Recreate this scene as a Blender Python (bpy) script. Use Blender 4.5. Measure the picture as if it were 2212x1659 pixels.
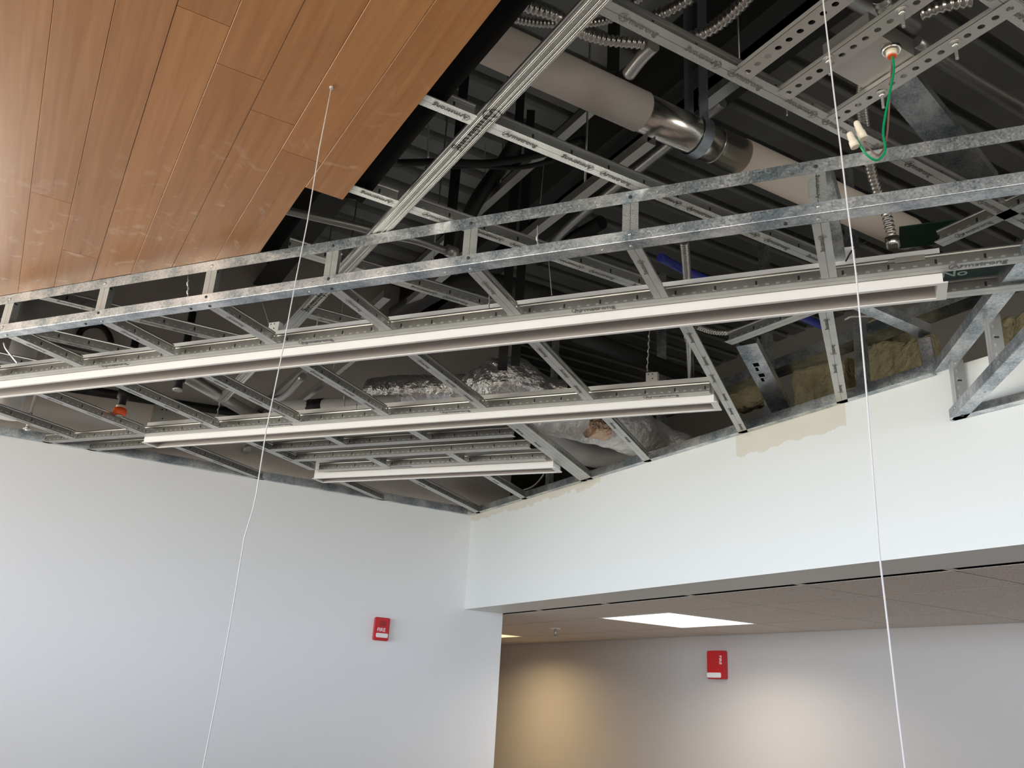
import bpy, bmesh, math, random
from mathutils import Vector, Matrix, noise
random.seed(7)
for o in list(bpy.data.objects): bpy.data.objects.remove(o)
C = bpy.context.scene.collection
S = bpy.context.scene

# ------------------------------------------------------------------ camera
IW, IH, F = 2212.0, 1659.0, 1891.96
CZ = 2.25                                   # camera height above the floor; all heights below are relative to it
RX = Vector((0.50591695, 0.26489048, 0.8209026))
RY = Vector((0.86057545, -0.21987897, -0.45941608))
RZ = Vector((0.05880427, 0.938875, -0.33919874))
cam = bpy.data.cameras.new('camera'); camo = bpy.data.objects.new('camera', cam); C.objects.link(camo)
m = Matrix((RX, RY, RZ)).to_4x4(); m.translation = Vector((0, 0, CZ)); camo.matrix_world = m
cam.sensor_fit = 'HORIZONTAL'; cam.sensor_width = 36.0; cam.lens = 36.0 * F / IW
cam.clip_start = 0.02; cam.clip_end = 100
S.camera = camo

# ------------------------------------------------------------------ world, daylight, exposure
S.view_settings.view_transform = 'Standard'; S.view_settings.look = 'None'
S.view_settings.gamma = 1; S.view_settings.use_curve_mapping = False
S.view_settings.exposure = 0.0
wd = bpy.data.worlds.new('World'); S.world = wd; wd.use_nodes = True
bgn = wd.node_tree.nodes['Background']
# view outside the windows
wn = wd.node_tree; wtc = wn.nodes.new('ShaderNodeTexCoord'); wsp = wn.nodes.new('ShaderNodeSeparateXYZ'); wn.links.new(wtc.outputs['Generated'], wsp.inputs[0])
wr = wn.nodes.new('ShaderNodeValToRGB'); wn.links.new(wsp.outputs[2], wr.inputs[0])
mr = wn.nodes.new('ShaderNodeMapRange'); mr.inputs[1].default_value = -1; mr.inputs[2].default_value = 1; wn.links.new(wsp.outputs[2], mr.inputs[0]); wn.links.new(mr.outputs[0], wr.inputs[0])
BR = 24.0                                   # bright horizon band added to grade the walls; sky above; paving and grass below
def wcol(c, k): return (c[0]*k/BR, c[1]*k/BR, c[2]*k/BR, 1)
e = wr.color_ramp.elements; e[0].position = 0.30; e[0].color = wcol((1.0, 0.93, 0.80), 8.5); e[1].position = 1.0; e[1].color = wcol((0.62, 0.80, 1.0), 6.0)
for p_, c_, k_ in ((0.462, (1.0, 0.94, 0.80), 9.0), (0.478, (0.77, 0.87, 1.0), 14.5), (0.535, (0.75, 0.86, 1.0), 14.5), (0.565, (0.72, 0.86, 1.0), 7.0)):
    q_ = wr.color_ramp.elements.new(p_); q_.color = wcol(c_, k_)
wn.links.new(wr.outputs[0], bgn.inputs[0]); bgn.inputs[1].default_value = BR

def area(name, loc, rot, sx, sy, power, col, portal=False):
    l = bpy.data.lights.new(name, 'AREA'); l.shape = 'RECTANGLE'; l.size = sx; l.size_y = sy
    l.energy = power; l.color = col
    if portal: l.cycles.is_portal = True
    o = bpy.data.objects.new(name, l); C.objects.link(o); o.location = (loc[0], loc[1], loc[2] + CZ)
    o.rotation_euler = rot; return o
# window openings through which the sky lights the room (zb..zt relative to the camera)
WZ0, WZ1 = -0.30, 0.92
wc, wh = (WZ0+WZ1)/2, WZ1-WZ0
area('daylight_south', (-1.0, -3.62, wc), (math.radians(90), 0, 0), 6.0, wh, 1, (1, 1, 1), True)
area('daylight_east', (3.62, -1.2, wc), (math.radians(90), 0, math.radians(90)), 3.8, wh, 1, (1, 1, 1), True)
area('daylight_west', (-4.56, -1.925, wc), (math.radians(90), 0, math.radians(-90)), 3.15, wh, 1, (1, 1, 1), True)

# ------------------------------------------------------------------ pixel -> place on a real plane
def ray(px, py):
    c = Vector((px - IW/2, -(py - IH/2), -F))
    return Vector((RX.dot(c), RY.dot(c), RZ.dot(c)))
A37 = math.radians(37)
U = Vector((math.cos(A37), math.sin(A37), 0)); V = Vector((-math.sin(A37), math.cos(A37), 0))
FH = Vector((-0.8726, 0.4884, 0))
def Pz(px, py, z): r = ray(px, py); return r * (z / r.z)
def Px(px, py, x): r = ray(px, py); return r * (x / r.x)
def Py(px, py, y): r = ray(px, py); return r * (y / r.y)
def Pv(px, py, v): r = ray(px, py); return r * (v / r.dot(V))
def Pd(px, py, d): r = ray(px, py); return r * (d / r.dot(FH))
def uv(u, v, z=0): p = U*u + V*v; return Vector((p.x, p.y, z))
XL = -4.53; YH = 2.32; ZG = 1.0; ZW = 1.133; ZHC = 0.467; YHB = 4.056

# ------------------------------------------------------------------ materials
def mat(name, col, rough=0.5, metal=0.0, bump=None, var=None, spec=None, emit=None, coord='Object', estr=1.0):
    mt = bpy.data.materials.new(name); mt.use_nodes = True
    nt = mt.node_tree; b = nt.nodes['Principled BSDF']
    b.inputs['Base Color'].default_value = (*col, 1); b.inputs['Roughness'].default_value = rough
    b.inputs['Metallic'].default_value = metal
    if spec is not None: b.inputs['Specular IOR Level'].default_value = spec
    if emit: b.inputs['Emission Color'].default_value = (*emit, 1); b.inputs['Emission Strength'].default_value = estr
    tc = nt.nodes.new('ShaderNodeTexCoord')
    if var:                                  # (scale, other colour, low, high)
        n = nt.nodes.new('ShaderNodeTexNoise'); n.inputs['Scale'].default_value = var[0]; n.inputs['Detail'].default_value = 5
        nt.links.new(tc.outputs[coord], n.inputs['Vector'])
        r = nt.nodes.new('ShaderNodeValToRGB'); r.color_ramp.elements[0].position = var[2]; r.color_ramp.elements[1].position = var[3]
        r.color_ramp.elements[0].color = (*col, 1); r.color_ramp.elements[1].color = (*var[1], 1)
        nt.links.new(n.outputs['Fac'], r.inputs[0]); nt.links.new(r.outputs[0], b.inputs['Base Color'])
    if bump:                                 # (scale, strength, distance)
        n = nt.nodes.new('ShaderNodeTexNoise'); n.inputs['Scale'].default_value = bump[0]; n.inputs['Detail'].default_value = 4
        nt.links.new(tc.outputs[coord], n.inputs['Vector'])
        bp = nt.nodes.new('ShaderNodeBump'); bp.inputs['Strength'].default_value = bump[1]; bp.inputs['Distance'].default_value = bump[2]
        nt.links.new(n.outputs['Fac'], bp.inputs['Height']); nt.links.new(bp.outputs[0], b.inputs['Normal'])
    return mt
def nd(nt, t, **k):
    n = nt.nodes.new(t)
    for a, v in k.items(): setattr(n, a, v)
    return n
def mth(nt, op, a, b=None, c=None):
    n = nt.nodes.new('ShaderNodeMath'); n.operation = op
    for i, x in enumerate((a, b, c)):
        if x is None: continue
        if isinstance(x, (int, float)): n.inputs[i].default_value = x
        else: nt.links.new(x, n.inputs[i])
    return n.outputs[0]

def galv_mat():
    mt = mat('galvanised_steel', (0.5, 0.52, 0.54), 0.36, 0.9); nt = mt.node_tree; b = nt.nodes['Principled BSDF']
    tc = nd(nt, 'ShaderNodeTexCoord')
    vo = nd(nt, 'ShaderNodeTexVoronoi'); vo.inputs['Scale'].default_value = 240; nt.links.new(tc.outputs['Object'], vo.inputs['Vector'])
    no = nd(nt, 'ShaderNodeTexNoise'); no.inputs['Scale'].default_value = 7; no.inputs['Roughness'].default_value = 0.65; no.inputs['Detail'].default_value = 6; nt.links.new(tc.outputs['Object'], no.inputs['Vector'])
    mx = mth(nt, 'MULTIPLY_ADD', nd(nt, 'ShaderNodeSeparateColor').outputs[0], 0.0, 0.0)
    sc = nd(nt, 'ShaderNodeSeparateColor'); nt.links.new(vo.outputs['Color'], sc.inputs[0])
    f = mth(nt, 'MULTIPLY_ADD', sc.outputs[0], 0.26, mth(nt, 'MULTIPLY_ADD', no.outputs['Fac'], 2.2, -0.62))
    r = nd(nt, 'ShaderNodeValToRGB'); e = r.color_ramp.elements
    e[0].position = 0.30; e[0].color = (0.25, 0.31, 0.35, 1); e[1].position = 0.95; e[1].color = (0.85, 0.86, 0.87, 1)
    nt.links.new(f, r.inputs[0]); nt.links.new(r.outputs[0], b.inputs['Base Color'])
    rr = mth(nt, 'MULTIPLY_ADD', sc.outputs[1], 0.14, 0.36); nt.links.new(rr, b.inputs['Roughness'])
    bp = nd(nt, 'ShaderNodeBump'); bp.inputs['Strength'].default_value = 0.25; bp.inputs['Distance'].default_value = 0.0006
    nt.links.new(f, bp.inputs['Height']); nt.links.new(bp.outputs[0], b.inputs['Normal'])
    return mt
M = {}
M['galv'] = galv_mat()

def tee_mat(name, knurl, base):
    """Roll-formed tee: faint lengthwise lines and knurled dots on the flange, stitch holes on the web."""
    mt = mat(name, base, 0.33, 0.92); nt = mt.node_tree; b = nt.nodes['Principled BSDF']
    tc = nd(nt, 'ShaderNodeTexCoord'); sp = nd(nt, 'ShaderNodeSeparateXYZ'); nt.links.new(tc.outputs['Object'], sp.inputs[0])
    X, Y, Z = sp.outputs
    web = mth(nt, 'GREATER_THAN', Z, 0.004)
    fx = mth(nt, 'FRACT', mth(nt, 'MULTIPLY', X, 1/0.026)); hx = mth(nt, 'LESS_THAN', fx, 0.34)
    hz = mth(nt, 'COMPARE', Z, 0.014, 0.0022)
    hole = mth(nt, 'MULTIPLY', mth(nt, 'MULTIPLY', hx, hz), web)
    fx2 = mth(nt, 'FRACT', mth(nt, 'MULTIPLY', X, 1/0.102)); hx2 = mth(nt, 'LESS_THAN', fx2, 0.05)
    hz2 = mth(nt, 'COMPARE', Z, 0.020, 0.006); slot = mth(nt, 'MULTIPLY', mth(nt, 'MULTIPLY', hx2, hz2), web)
    line = mth(nt, 'MULTIPLY', mth(nt, 'COMPARE', Y, 0.0, 0.0006), mth(nt, 'LESS_THAN', Z, 0.002))
    no = nd(nt, 'ShaderNodeTexNoise'); no.inputs['Scale'].default_value = 14; no.inputs['Detail'].default_value = 6
    nt.links.new(tc.outputs['Object'], no.inputs['Vector'])
    mx = nd(nt, 'ShaderNodeMix', data_type='RGBA'); nt.links.new(no.outputs['Fac'], mx.inputs[0])
    mx.inputs[6].default_value = (base[0]*0.8, base[1]*0.8, base[2]*0.8, 1); mx.inputs[7].default_value = (min(1, base[0]*1.2), min(1, base[1]*1.2), min(1, base[2]*1.2), 1)
    m1 = nd(nt, 'ShaderNodeMix', data_type='RGBA'); nt.links.new(hole, m1.inputs[0]); nt.links.new(mx.outputs[2], m1.inputs[6]); m1.inputs[7].default_value = (0.9, 0.9, 0.88, 1)
    m2 = nd(nt, 'ShaderNodeMix', data_type='RGBA'); nt.links.new(mth(nt, 'MAXIMUM', slot, line), m2.inputs[0]); nt.links.new(m1.outputs[2], m2.inputs[6]); m2.inputs[7].default_value = (0.1, 0.1, 0.1, 1)
    nt.links.new(m2.outputs[2], b.inputs['Base Color'])
    k = mth(nt, 'MULTIPLY', mth(nt, 'SINE', mth(nt, 'MULTIPLY', X, 2*math.pi/0.0036)), mth(nt, 'SINE', mth(nt, 'MULTIPLY', Y, 2*math.pi/0.0036)))
    bp = nd(nt, 'ShaderNodeBump'); bp.inputs['Strength'].default_value = knurl; bp.inputs['Distance'].default_value = 0.0009
    hh = mth(nt, 'ADD', mth(nt, 'MULTIPLY', k, mth(nt, 'LESS_THAN', Z, 0.002)), mth(nt, 'MULTIPLY', hole, 2.0))
    nt.links.new(hh, bp.inputs['Height']); nt.links.new(bp.outputs[0], b.inputs['Normal'])
    return mt
M['tee'] = tee_mat('grid_tee_steel', 0.35, (0.52, 0.52, 0.50))
M['tee_knurl'] = tee_mat('knurled_tee_steel', 1.0, (0.62, 0.63, 0.62))
M['white'] = mat('white_enamel', (0.86, 0.85, 0.83), 0.35)
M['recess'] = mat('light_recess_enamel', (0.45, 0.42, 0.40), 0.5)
M['foil'] = mat('foil_jacket', (0.82, 0.82, 0.81), 0.25, 0.82, bump=(38, 1.0, 0.012))
M['foil_soft'] = mat('dull_foil_jacket', (0.88, 0.87, 0.84), 0.42, 0.45, bump=(45, 1.0, 0.010))
M['copper'] = mat('copper_foil_tape', (0.62, 0.42, 0.30), 0.3, 1.0, bump=(60, 1.0, 0.01))
M['duct'] = mat('duct_wrap', (0.86, 0.77, 0.69), 0.75, bump=(300, 0.1, 0.001))
M['duct_white'] = mat('flexible_duct_liner', (0.75, 0.73, 0.70), 0.6)
M['silver'] = mat('sheet_metal', (0.80, 0.78, 0.72), 0.22, 1.0, bump=(8, 0.15, 0.01))
M['strap'] = mat('steel_strap', (0.45, 0.50, 0.55), 0.35, 0.9)
M['black'] = mat('black_iron', (0.012, 0.012, 0.012), 0.55)
M['beam'] = mat('dark_primed_steel', (0.03, 0.03, 0.03), 0.6)
M['deckm'] = mat('metal_deck', (0.24, 0.25, 0.24), 0.55, 0.2, var=(2, (0.33, 0.34, 0.33), 0.35, 0.7))
M['conduit'] = mat('flexible_conduit_steel', (0.62, 0.60, 0.56), 0.30, 0.95)
M['emt'] = mat('conduit_steel', (0.5, 0.5, 0.48), 0.38, 0.85)
M['rod'] = mat('zinc_rod', (0.6, 0.6, 0.58), 0.35, 0.85)
M['wire'] = mat('hanger_wire_steel', (0.7, 0.7, 0.68), 0.35, 0.7)
M['red'] = mat('red_plastic', (0.55, 0.02, 0.025), 0.35)
M['lens'] = mat('clear_white_lens', (0.85, 0.83, 0.80), 0.25)
M['orange'] = mat('orange_cap', (1.0, 0.13, 0.02), 0.4)
M['ivory'] = mat('ivory_nylon', (0.86, 0.77, 0.62), 0.45)
M['green'] = mat('green_insulation', (0.0, 0.30, 0.11), 0.35)
M['brown'] = mat('brown_insulation', (0.22, 0.12, 0.10), 0.4)
M['blue'] = mat('blue_cable_jacket', (0.03, 0.04, 0.30), 0.45)
M['batt'] = mat('fibreglass', (0.60, 0.53, 0.33), 0.95, bump=(40, 1.0, 0.03), var=(14, (0.36, 0.31, 0.17), 0.4, 0.75))
M['ink'] = mat('printing_ink', (0.04, 0.04, 0.04), 0.6)
M['ink_soft'] = mat('faint_printing_ink', (0.17, 0.16, 0.15), 0.6)
M['string'] = mat('string_cord', (0.62, 0.61, 0.60), 0.8)
M['felt'] = mat('black_felt', (0.006, 0.006, 0.006), 0.95, spec=0.08)
M['greenboard'] = mat('dark_green_sheet', (0.01, 0.035, 0.028), 0.5)
M['chalk'] = mat('chalk_marker', (0.45, 0.55, 0.52), 0.9)
M['floorm'] = mat('concrete_floor', (0.26, 0.22, 0.19), 0.7, var=(1.5, (0.32, 0.27, 0.23), 0.3, 0.7))
M['greywall'] = mat('taupe_wall_paint', (0.52, 0.49, 0.46), 0.55, bump=(260, 0.12, 0.001))
M['plate'] = mat('box_cover_steel', (0.62, 0.61, 0.58), 0.38, 0.8)
M['fixture_glow'] = mat('lit_lens', (1, 1, 1), 0.5, emit=(1.0, 0.93, 0.82), estr=2.2)
M['glass'] = mat('window_frame_paint', (0.5, 0.5, 0.5), 0.4)

def wallpaint():
    """White paint up to the ceiling line, bare drywall with a paint edge above it."""
    mt = mat('white_wall_paint', (0.80, 0.80, 0.79), 0.5); nt = mt.node_tree; b = nt.nodes['Principled BSDF']
    tc = nd(nt, 'ShaderNodeTexCoord'); sp = nd(nt, 'ShaderNodeSeparateXYZ'); nt.links.new(tc.outputs['Object'], sp.inputs[0])
    no = nd(nt, 'ShaderNodeTexNoise'); no.inputs['Scale'].default_value = 5; nt.links.new(tc.outputs['Object'], no.inputs['Vector'])
    f = mth(nt, 'GREATER_THAN', sp.outputs[2], 1.02 + CZ)
    mx = nd(nt, 'ShaderNodeMix', data_type='RGBA'); nt.links.new(f, mx.inputs[0])
    mx.inputs[6].default_value = (0.80, 0.80, 0.79, 1); mx.inputs[7].default_value = (0.64, 0.59, 0.54, 1)
    nt.links.new(mx.outputs[2], b.inputs['Base Color'])
    n2 = nd(nt, 'ShaderNodeTexNoise'); n2.inputs['Scale'].default_value = 240; nt.links.new(tc.outputs['Object'], n2.inputs['Vector'])
    bp = nd(nt, 'ShaderNodeBump'); bp.inputs['Strength'].default_value = 0.1; bp.inputs['Distance'].default_value = 0.001
    nt.links.new(n2.outputs['Fac'], bp.inputs['Height']); nt.links.new(bp.outputs[0], b.inputs['Normal'])
    return mt
M['paint'] = wallpaint()

def headerpaint():
    """White paint with ragged patches of joint compound left unpainted near the top edge."""
    mt = mat('header_paint', (0.78, 0.80, 0.78), 0.5); nt = mt.node_tree; b = nt.nodes['Principled BSDF']
    tc = nd(nt, 'ShaderNodeTexCoord'); sp = nd(nt, 'ShaderNodeSeparateXYZ'); nt.links.new(tc.outputs['Object'], sp.inputs[0])
    X, Y, Z = sp.outputs
    n = nd(nt, 'ShaderNodeTexNoise'); n.inputs['Scale'].default_value = 6; n.inputs['Detail'].default_value = 6; n.inputs['Roughness'].default_value = 0.75
    nt.links.new(tc.outputs['Object'], n.inputs['Vector'])
    a = mth(nt, 'MULTIPLY_ADD', n.outputs['Fac'], 0.13, 0.905 + CZ)
    f1 = mth(nt, 'MULTIPLY', mth(nt, 'GREATER_THAN', Z, a), mth(nt, 'LESS_THAN', X, -3.25))
    a2 = mth(nt, 'MULTIPLY_ADD', n.outputs['Fac'], 0.09, 0.875 + CZ)
    f2 = mth(nt, 'MULTIPLY', mth(nt, 'GREATER_THAN', Z, a2), mth(nt, 'MULTIPLY', mth(nt, 'GREATER_THAN', X, -2.37), mth(nt, 'LESS_THAN', X, -1.86)))
    f = mth(nt, 'MAXIMUM', f1, f2)
    mx = nd(nt, 'ShaderNodeMix', data_type='RGBA'); nt.links.new(f, mx.inputs[0])
    mx.inputs[6].default_value = (0.78, 0.80, 0.78, 1); mx.inputs[7].default_value = (0.70, 0.67, 0.58, 1)
    nt.links.new(mx.outputs[2], b.inputs['Base Color'])
    return mt
M['header'] = headerpaint()

def woodmat():
    mt = mat('veneer_panel', (0.33, 0.16, 0.07), 0.33, spec=0.5); nt = mt.node_tree; b = nt.nodes['Principled BSDF']
    tc = nd(nt, 'ShaderNodeTexCoord'); mp = nd(nt, 'ShaderNodeMapping'); mp.inputs['Scale'].default_value = (1.2, 26, 1)
    nt.links.new(tc.outputs['Object'], mp.inputs[0])
    at = nd(nt, 'ShaderNodeAttribute'); at.attribute_name = 'board'
    off = nd(nt, 'ShaderNodeVectorMath'); off.operation = 'ADD'; nt.links.new(mp.outputs[0], off.inputs[0])
    sc = nd(nt, 'ShaderNodeVectorMath'); sc.operation = 'SCALE'; sc.inputs[3].default_value = 37.0; nt.links.new(at.outputs['Color'], sc.inputs[0])
    nt.links.new(sc.outputs[0], off.inputs[1])
    n = nd(nt, 'ShaderNodeTexNoise'); n.inputs['Scale'].default_value = 2.4; n.inputs['Detail'].default_value = 8; n.inputs['Distortion'].default_value = 0.6
    nt.links.new(off.outputs[0], n.inputs['Vector'])
    r = nd(nt, 'ShaderNodeValToRGB'); e = r.color_ramp.elements
    e[0].position = 0.3; e[0].color = (0.43, 0.19, 0.064, 1); e[1].position = 0.75; e[1].color = (0.56, 0.275, 0.105, 1)
    nt.links.new(n.outputs['Fac'], r.inputs[0])
    hs = nd(nt, 'ShaderNodeHueSaturation'); nt.links.new(r.outputs[0], hs.inputs['Color'])
    sep = nd(nt, 'ShaderNodeSeparateColor'); nt.links.new(at.outputs['Color'], sep.inputs[0])
    nt.links.new(mth(nt, 'MULTIPLY_ADD', sep.outputs[0], 0.16, 0.92), hs.inputs['Value'])
    # dusty scuffs; toward the soffit their pale colour also paints in glare
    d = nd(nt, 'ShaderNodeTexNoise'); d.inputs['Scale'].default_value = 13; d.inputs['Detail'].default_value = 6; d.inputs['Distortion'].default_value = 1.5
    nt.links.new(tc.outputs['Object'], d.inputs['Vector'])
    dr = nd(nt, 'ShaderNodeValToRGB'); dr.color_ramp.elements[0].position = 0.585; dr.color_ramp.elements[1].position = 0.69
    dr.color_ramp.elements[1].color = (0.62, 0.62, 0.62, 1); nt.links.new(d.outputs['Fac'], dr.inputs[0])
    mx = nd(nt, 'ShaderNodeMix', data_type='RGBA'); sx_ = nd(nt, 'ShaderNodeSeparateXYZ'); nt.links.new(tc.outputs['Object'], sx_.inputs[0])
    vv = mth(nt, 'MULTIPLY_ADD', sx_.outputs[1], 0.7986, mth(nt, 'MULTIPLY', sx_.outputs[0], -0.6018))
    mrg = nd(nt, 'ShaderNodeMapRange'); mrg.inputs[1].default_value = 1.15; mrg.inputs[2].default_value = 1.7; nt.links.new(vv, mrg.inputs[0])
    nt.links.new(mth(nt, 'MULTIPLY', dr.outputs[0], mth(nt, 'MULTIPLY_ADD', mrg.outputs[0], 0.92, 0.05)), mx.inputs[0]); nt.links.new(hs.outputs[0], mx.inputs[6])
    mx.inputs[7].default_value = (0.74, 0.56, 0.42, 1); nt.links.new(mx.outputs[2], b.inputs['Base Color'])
    nt.links.new(mth(nt, 'MULTIPLY_ADD', n.outputs['Fac'], 0.18, 0.22), b.inputs['Roughness'])
    return mt
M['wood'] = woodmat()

def tilemat():
    """Speckled mineral tile; grooves between the 0.61 m tiles."""
    mt = mat('ceiling_tile', (0.60, 0.54, 0.48), 0.9); nt = mt.node_tree; b = nt.nodes['Principled BSDF']
    tc = nd(nt, 'ShaderNodeTexCoord')
    n = nd(nt, 'ShaderNodeTexNoise'); n.inputs['Scale'].default_value = 260; nt.links.new(tc.outputs['Object'], n.inputs['Vector'])
    r = nd(nt, 'ShaderNodeValToRGB'); r.color_ramp.elements[0].position = 0.38; r.color_ramp.elements[0].color = (0.52, 0.48, 0.44, 1)
    r.color_ramp.elements[1].position = 0.5; r.color_ramp.elements[1].color = (0.78, 0.72, 0.66, 1)
    nt.links.new(n.outputs['Fac'], r.inputs[0]); nt.links.new(r.outputs[0], b.inputs['Base Color'])
    return mt
M['tile'] = tilemat()

# ------------------------------------------------------------------ geometry helpers
class MB:
    def __init__(s): s.bm = bmesh.new()
    def box(s, a, b, mi=0):
        x0, y0, z0 = a; x1, y1, z1 = b
        v = [s.bm.verts.new(p) for p in ((x0,y0,z0),(x1,y0,z0),(x1,y1,z0),(x0,y1,z0),(x0,y0,z1),(x1,y0,z1),(x1,y1,z1),(x0,y1,z1))]
        for q in ((3,2,1,0),(4,5,6,7),(0,1,5,4),(1,2,6,5),(2,3,7,6),(3,0,4,7)):
            f = s.bm.faces.new([v[i] for i in q]); f.material_index = mi
        return s
    def prism(s, poly, z0, z1, mi=0):
        lo = [s.bm.verts.new((p[0], p[1], z0)) for p in poly]; hi = [s.bm.verts.new((p[0], p[1], z1)) for p in poly]
        n = len(poly)
        fs = [s.bm.faces.new(lo[::-1]), s.bm.faces.new(hi)]
        for i in range(n): fs.append(s.bm.faces.new((lo[i], lo[(i+1) % n], hi[(i+1) % n], hi[i])))
        for f in fs: f.material_index = mi
        return fs
    def extr(s, prof, L, smooth=False, x0=0.0):
        """Closed profile in (y, z), swept along local x."""
        a = [s.bm.verts.new((x0, p[0], p[1])) for p in prof]; b = [s.bm.verts.new((x0+L, p[0], p[1])) for p in prof]
        n = len(prof)
        for i in range(n):
            f = s.bm.faces.new((a[i], a[(i+1) % n], b[(i+1) % n], b[i])); f.smooth = smooth
        s.bm.faces.new(a[::-1]); s.bm.faces.new(b)
        return s
    def tube(s, pts, r, n=12, rf=None, caps=True, smooth=True):
        pts = [Vector(p) for p in pts]; rings = []
        up = None
        for i, p in enumerate(pts):
            t = (pts[min(i+1, len(pts)-1)] - pts[max(i-1, 0)]).normalized()
            if up is None:
                up = Vector((0, 0, 1)) if abs(t.z) < 0.9 else Vector((1, 0, 0))
            a = (up - t*up.dot(t)).normalized(); bb = t.cross(a); up = a
            rr = r if rf is None else rf(i)
            rings.append([s.bm.verts.new(p + (a*math.cos(2*math.pi*k/n) + bb*math.sin(2*math.pi*k/n))*rr) for k in range(n)])
        for i in range(len(rings)-1):
            for k in range(n):
                f = s.bm.faces.new((rings[i][k], rings[i][(k+1) % n], rings[i+1][(k+1) % n], rings[i+1][k])); f.smooth = smooth
        if caps:
            s.bm.faces.new(rings[0][::-1]); s.bm.faces.new(rings[-1])
        return rings
    def disc(s, c, ax, r, h, n=20):
        ax = Vector(ax).normalized(); c = Vector(c); s.tube([c, c + ax*h], r, n)
        return s
    def build(s, name, ma, parent=None, loc=None, rot=None, mats=None):
        bmesh.ops.recalc_face_normals(s.bm, faces=s.bm.faces[:])
        me = bpy.data.meshes.new(name); s.bm.to_mesh(me); s.bm.free()
        me.materials.append(ma)
        for x in (mats or []): me.materials.append(x)
        o = bpy.data.objects.new(name, me); C.objects.link(o)
        if parent is not None: o.parent = parent
        if loc is not None: o.location = loc
        if rot is not None: o.rotation_euler = rot
        return o
def tag(o, label=None, cat=None, group=None, kind=None):
    if label: o['label'] = label
    if cat: o['category'] = cat
    if group: o['group'] = group
    if kind: o['kind'] = kind
    return o
def struct(o): o['kind'] = 'structure'; return o
def W(p): return Vector((p[0], p[1], p[2] + CZ))
def empty(name, loc, rot=(0, 0, 0)):
    o = bpy.data.objects.new(name, None); C.objects.link(o); o.location = W(loc); o.rotation_euler = rot
    o.empty_display_size = 0.05; return o
def spline(pts, k=10):
    pts = [Vector(p) for p in pts]; P = [pts[0]*2 - pts[1]] + pts + [pts[-1]*2 - pts[-2]]; out = []
    for i in range(1, len(P)-2):
        for j in range(k):
            t = j/k; a, b, c, d = P[i-1], P[i], P[i+1], P[i+2]
            out.append(0.5*((2*b) + (c-a)*t + (2*a-5*b+4*c-d)*t*t + (3*b-a-3*c+d)*t**3))
    out.append(pts[-1]); return out
def resample(pts, step):
    out = [pts[0].copy()]; acc = 0
    for i in range(len(pts)-1):
        a, b = pts[i], pts[i+1]; L = (b-a).length; d = step - acc
        while d <= L and L > 0:
            out.append(a + (b-a)*(d/L)); d += step
        acc = L - (d - step)
    return out
def free(name, pts, r, ma, label, cat, group=None, n=12, parent=None, rf=None, smooth=True):
    """A tube through relative points; origin at its first point."""
    o0 = Vector(pts[0]); b = MB(); b.tube([Vector(p)-o0 for p in pts], r, n, rf=rf, smooth=smooth)
    o = b.build(name, ma, parent, None if parent else W(o0))
    if not parent: tag(o, label, cat, group)
    return o

TXT = {}
def text_mesh(body, size):
    key = (body, size)
    if key in TXT: return TXT[key]
    cu = bpy.data.curves.new('lettering', 'FONT'); cu.body = body.replace('@', ''); cu.size = size; cu.extrude = 0.0002; cu.resolution_u = 3
    cu.offset = size*0.012
    to = bpy.data.objects.new('tmp', cu); C.objects.link(to)
    dg = bpy.context.evaluated_depsgraph_get(); me = bpy.data.meshes.new_from_object(to.evaluated_get(dg))
    C.objects.unlink(to); bpy.data.objects.remove(to)
    if body.startswith('@'):                # first letter stands in a ring
        bm = bmesh.new(); bm.from_mesh(me)
        cx, cy, r = size*0.33, size*0.35, size*0.56; n = 24; vs = []
        for k in range(n):
            c, s_ = math.cos(2*math.pi*k/n), math.sin(2*math.pi*k/n)
            vs.append((bm.verts.new((cx+r*c, cy+r*s_, 0.0002)), bm.verts.new((cx+r*0.86*c, cy+r*0.86*s_, 0.0002))))
        for k in range(n):
            if 2 <= k <= 4: continue
            a, b = vs[k], vs[(k+1) % n]; bm.faces.new((a[0], b[0], b[1], a[1]))
        bm.to_mesh(me); bm.free()
    me.materials.clear(); me.materials.append(M['ink']); TXT[key] = me
    return me
def lettering(parent, body, size, x, y, z, rev=False, ma=None, name='printed_lettering', mtx=None):
    me = text_mesh(body, size)
    if ma:
        k2 = (body, size, ma.name)
        if k2 not in TXT: TXT[k2] = me.copy(); TXT[k2].materials.clear(); TXT[k2].materials.append(ma)
        me = TXT[k2]
    o = bpy.data.objects.new(name, me); C.objects.link(o); o.parent = parent
    if mtx is not None: o.matrix_local = mtx; return o
    # underside: normal points down
    o.rotation_euler = (math.pi, 0, math.pi if rev else 0)
    o.location = (x, y, z - 0.0004); return o

# ------------------------------------------------------------------ setting
# left wall
FY = -3.6
b = MB(); b.box((XL-0.15, -0.35, 0), (XL, 2.57, CZ+2.35)); b.box((XL-0.15, FY, 0), (XL, -3.5, CZ+2.35))
b.box((XL-0.15, -3.5, 0), (XL, -0.35, CZ+WZ0)); b.box((XL-0.15, -3.5, CZ+WZ1), (XL, -0.35, CZ+2.35)); struct(b.build('wall_left', M['paint']))
b = MB()
for y in (-3.5, -2.1, -0.40): b.box((XL-0.13, y, CZ+WZ0), (XL-0.08, y+0.05, CZ+WZ1))
b.box((XL-0.13, -3.5, CZ+WZ0), (XL-0.08, -0.35, CZ+WZ0+0.06)); b.box((XL-0.13, -3.5, CZ+WZ1-0.06), (XL-0.08, -0.35, CZ+WZ1)); struct(b.build('window_3', M['glass']))
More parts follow.
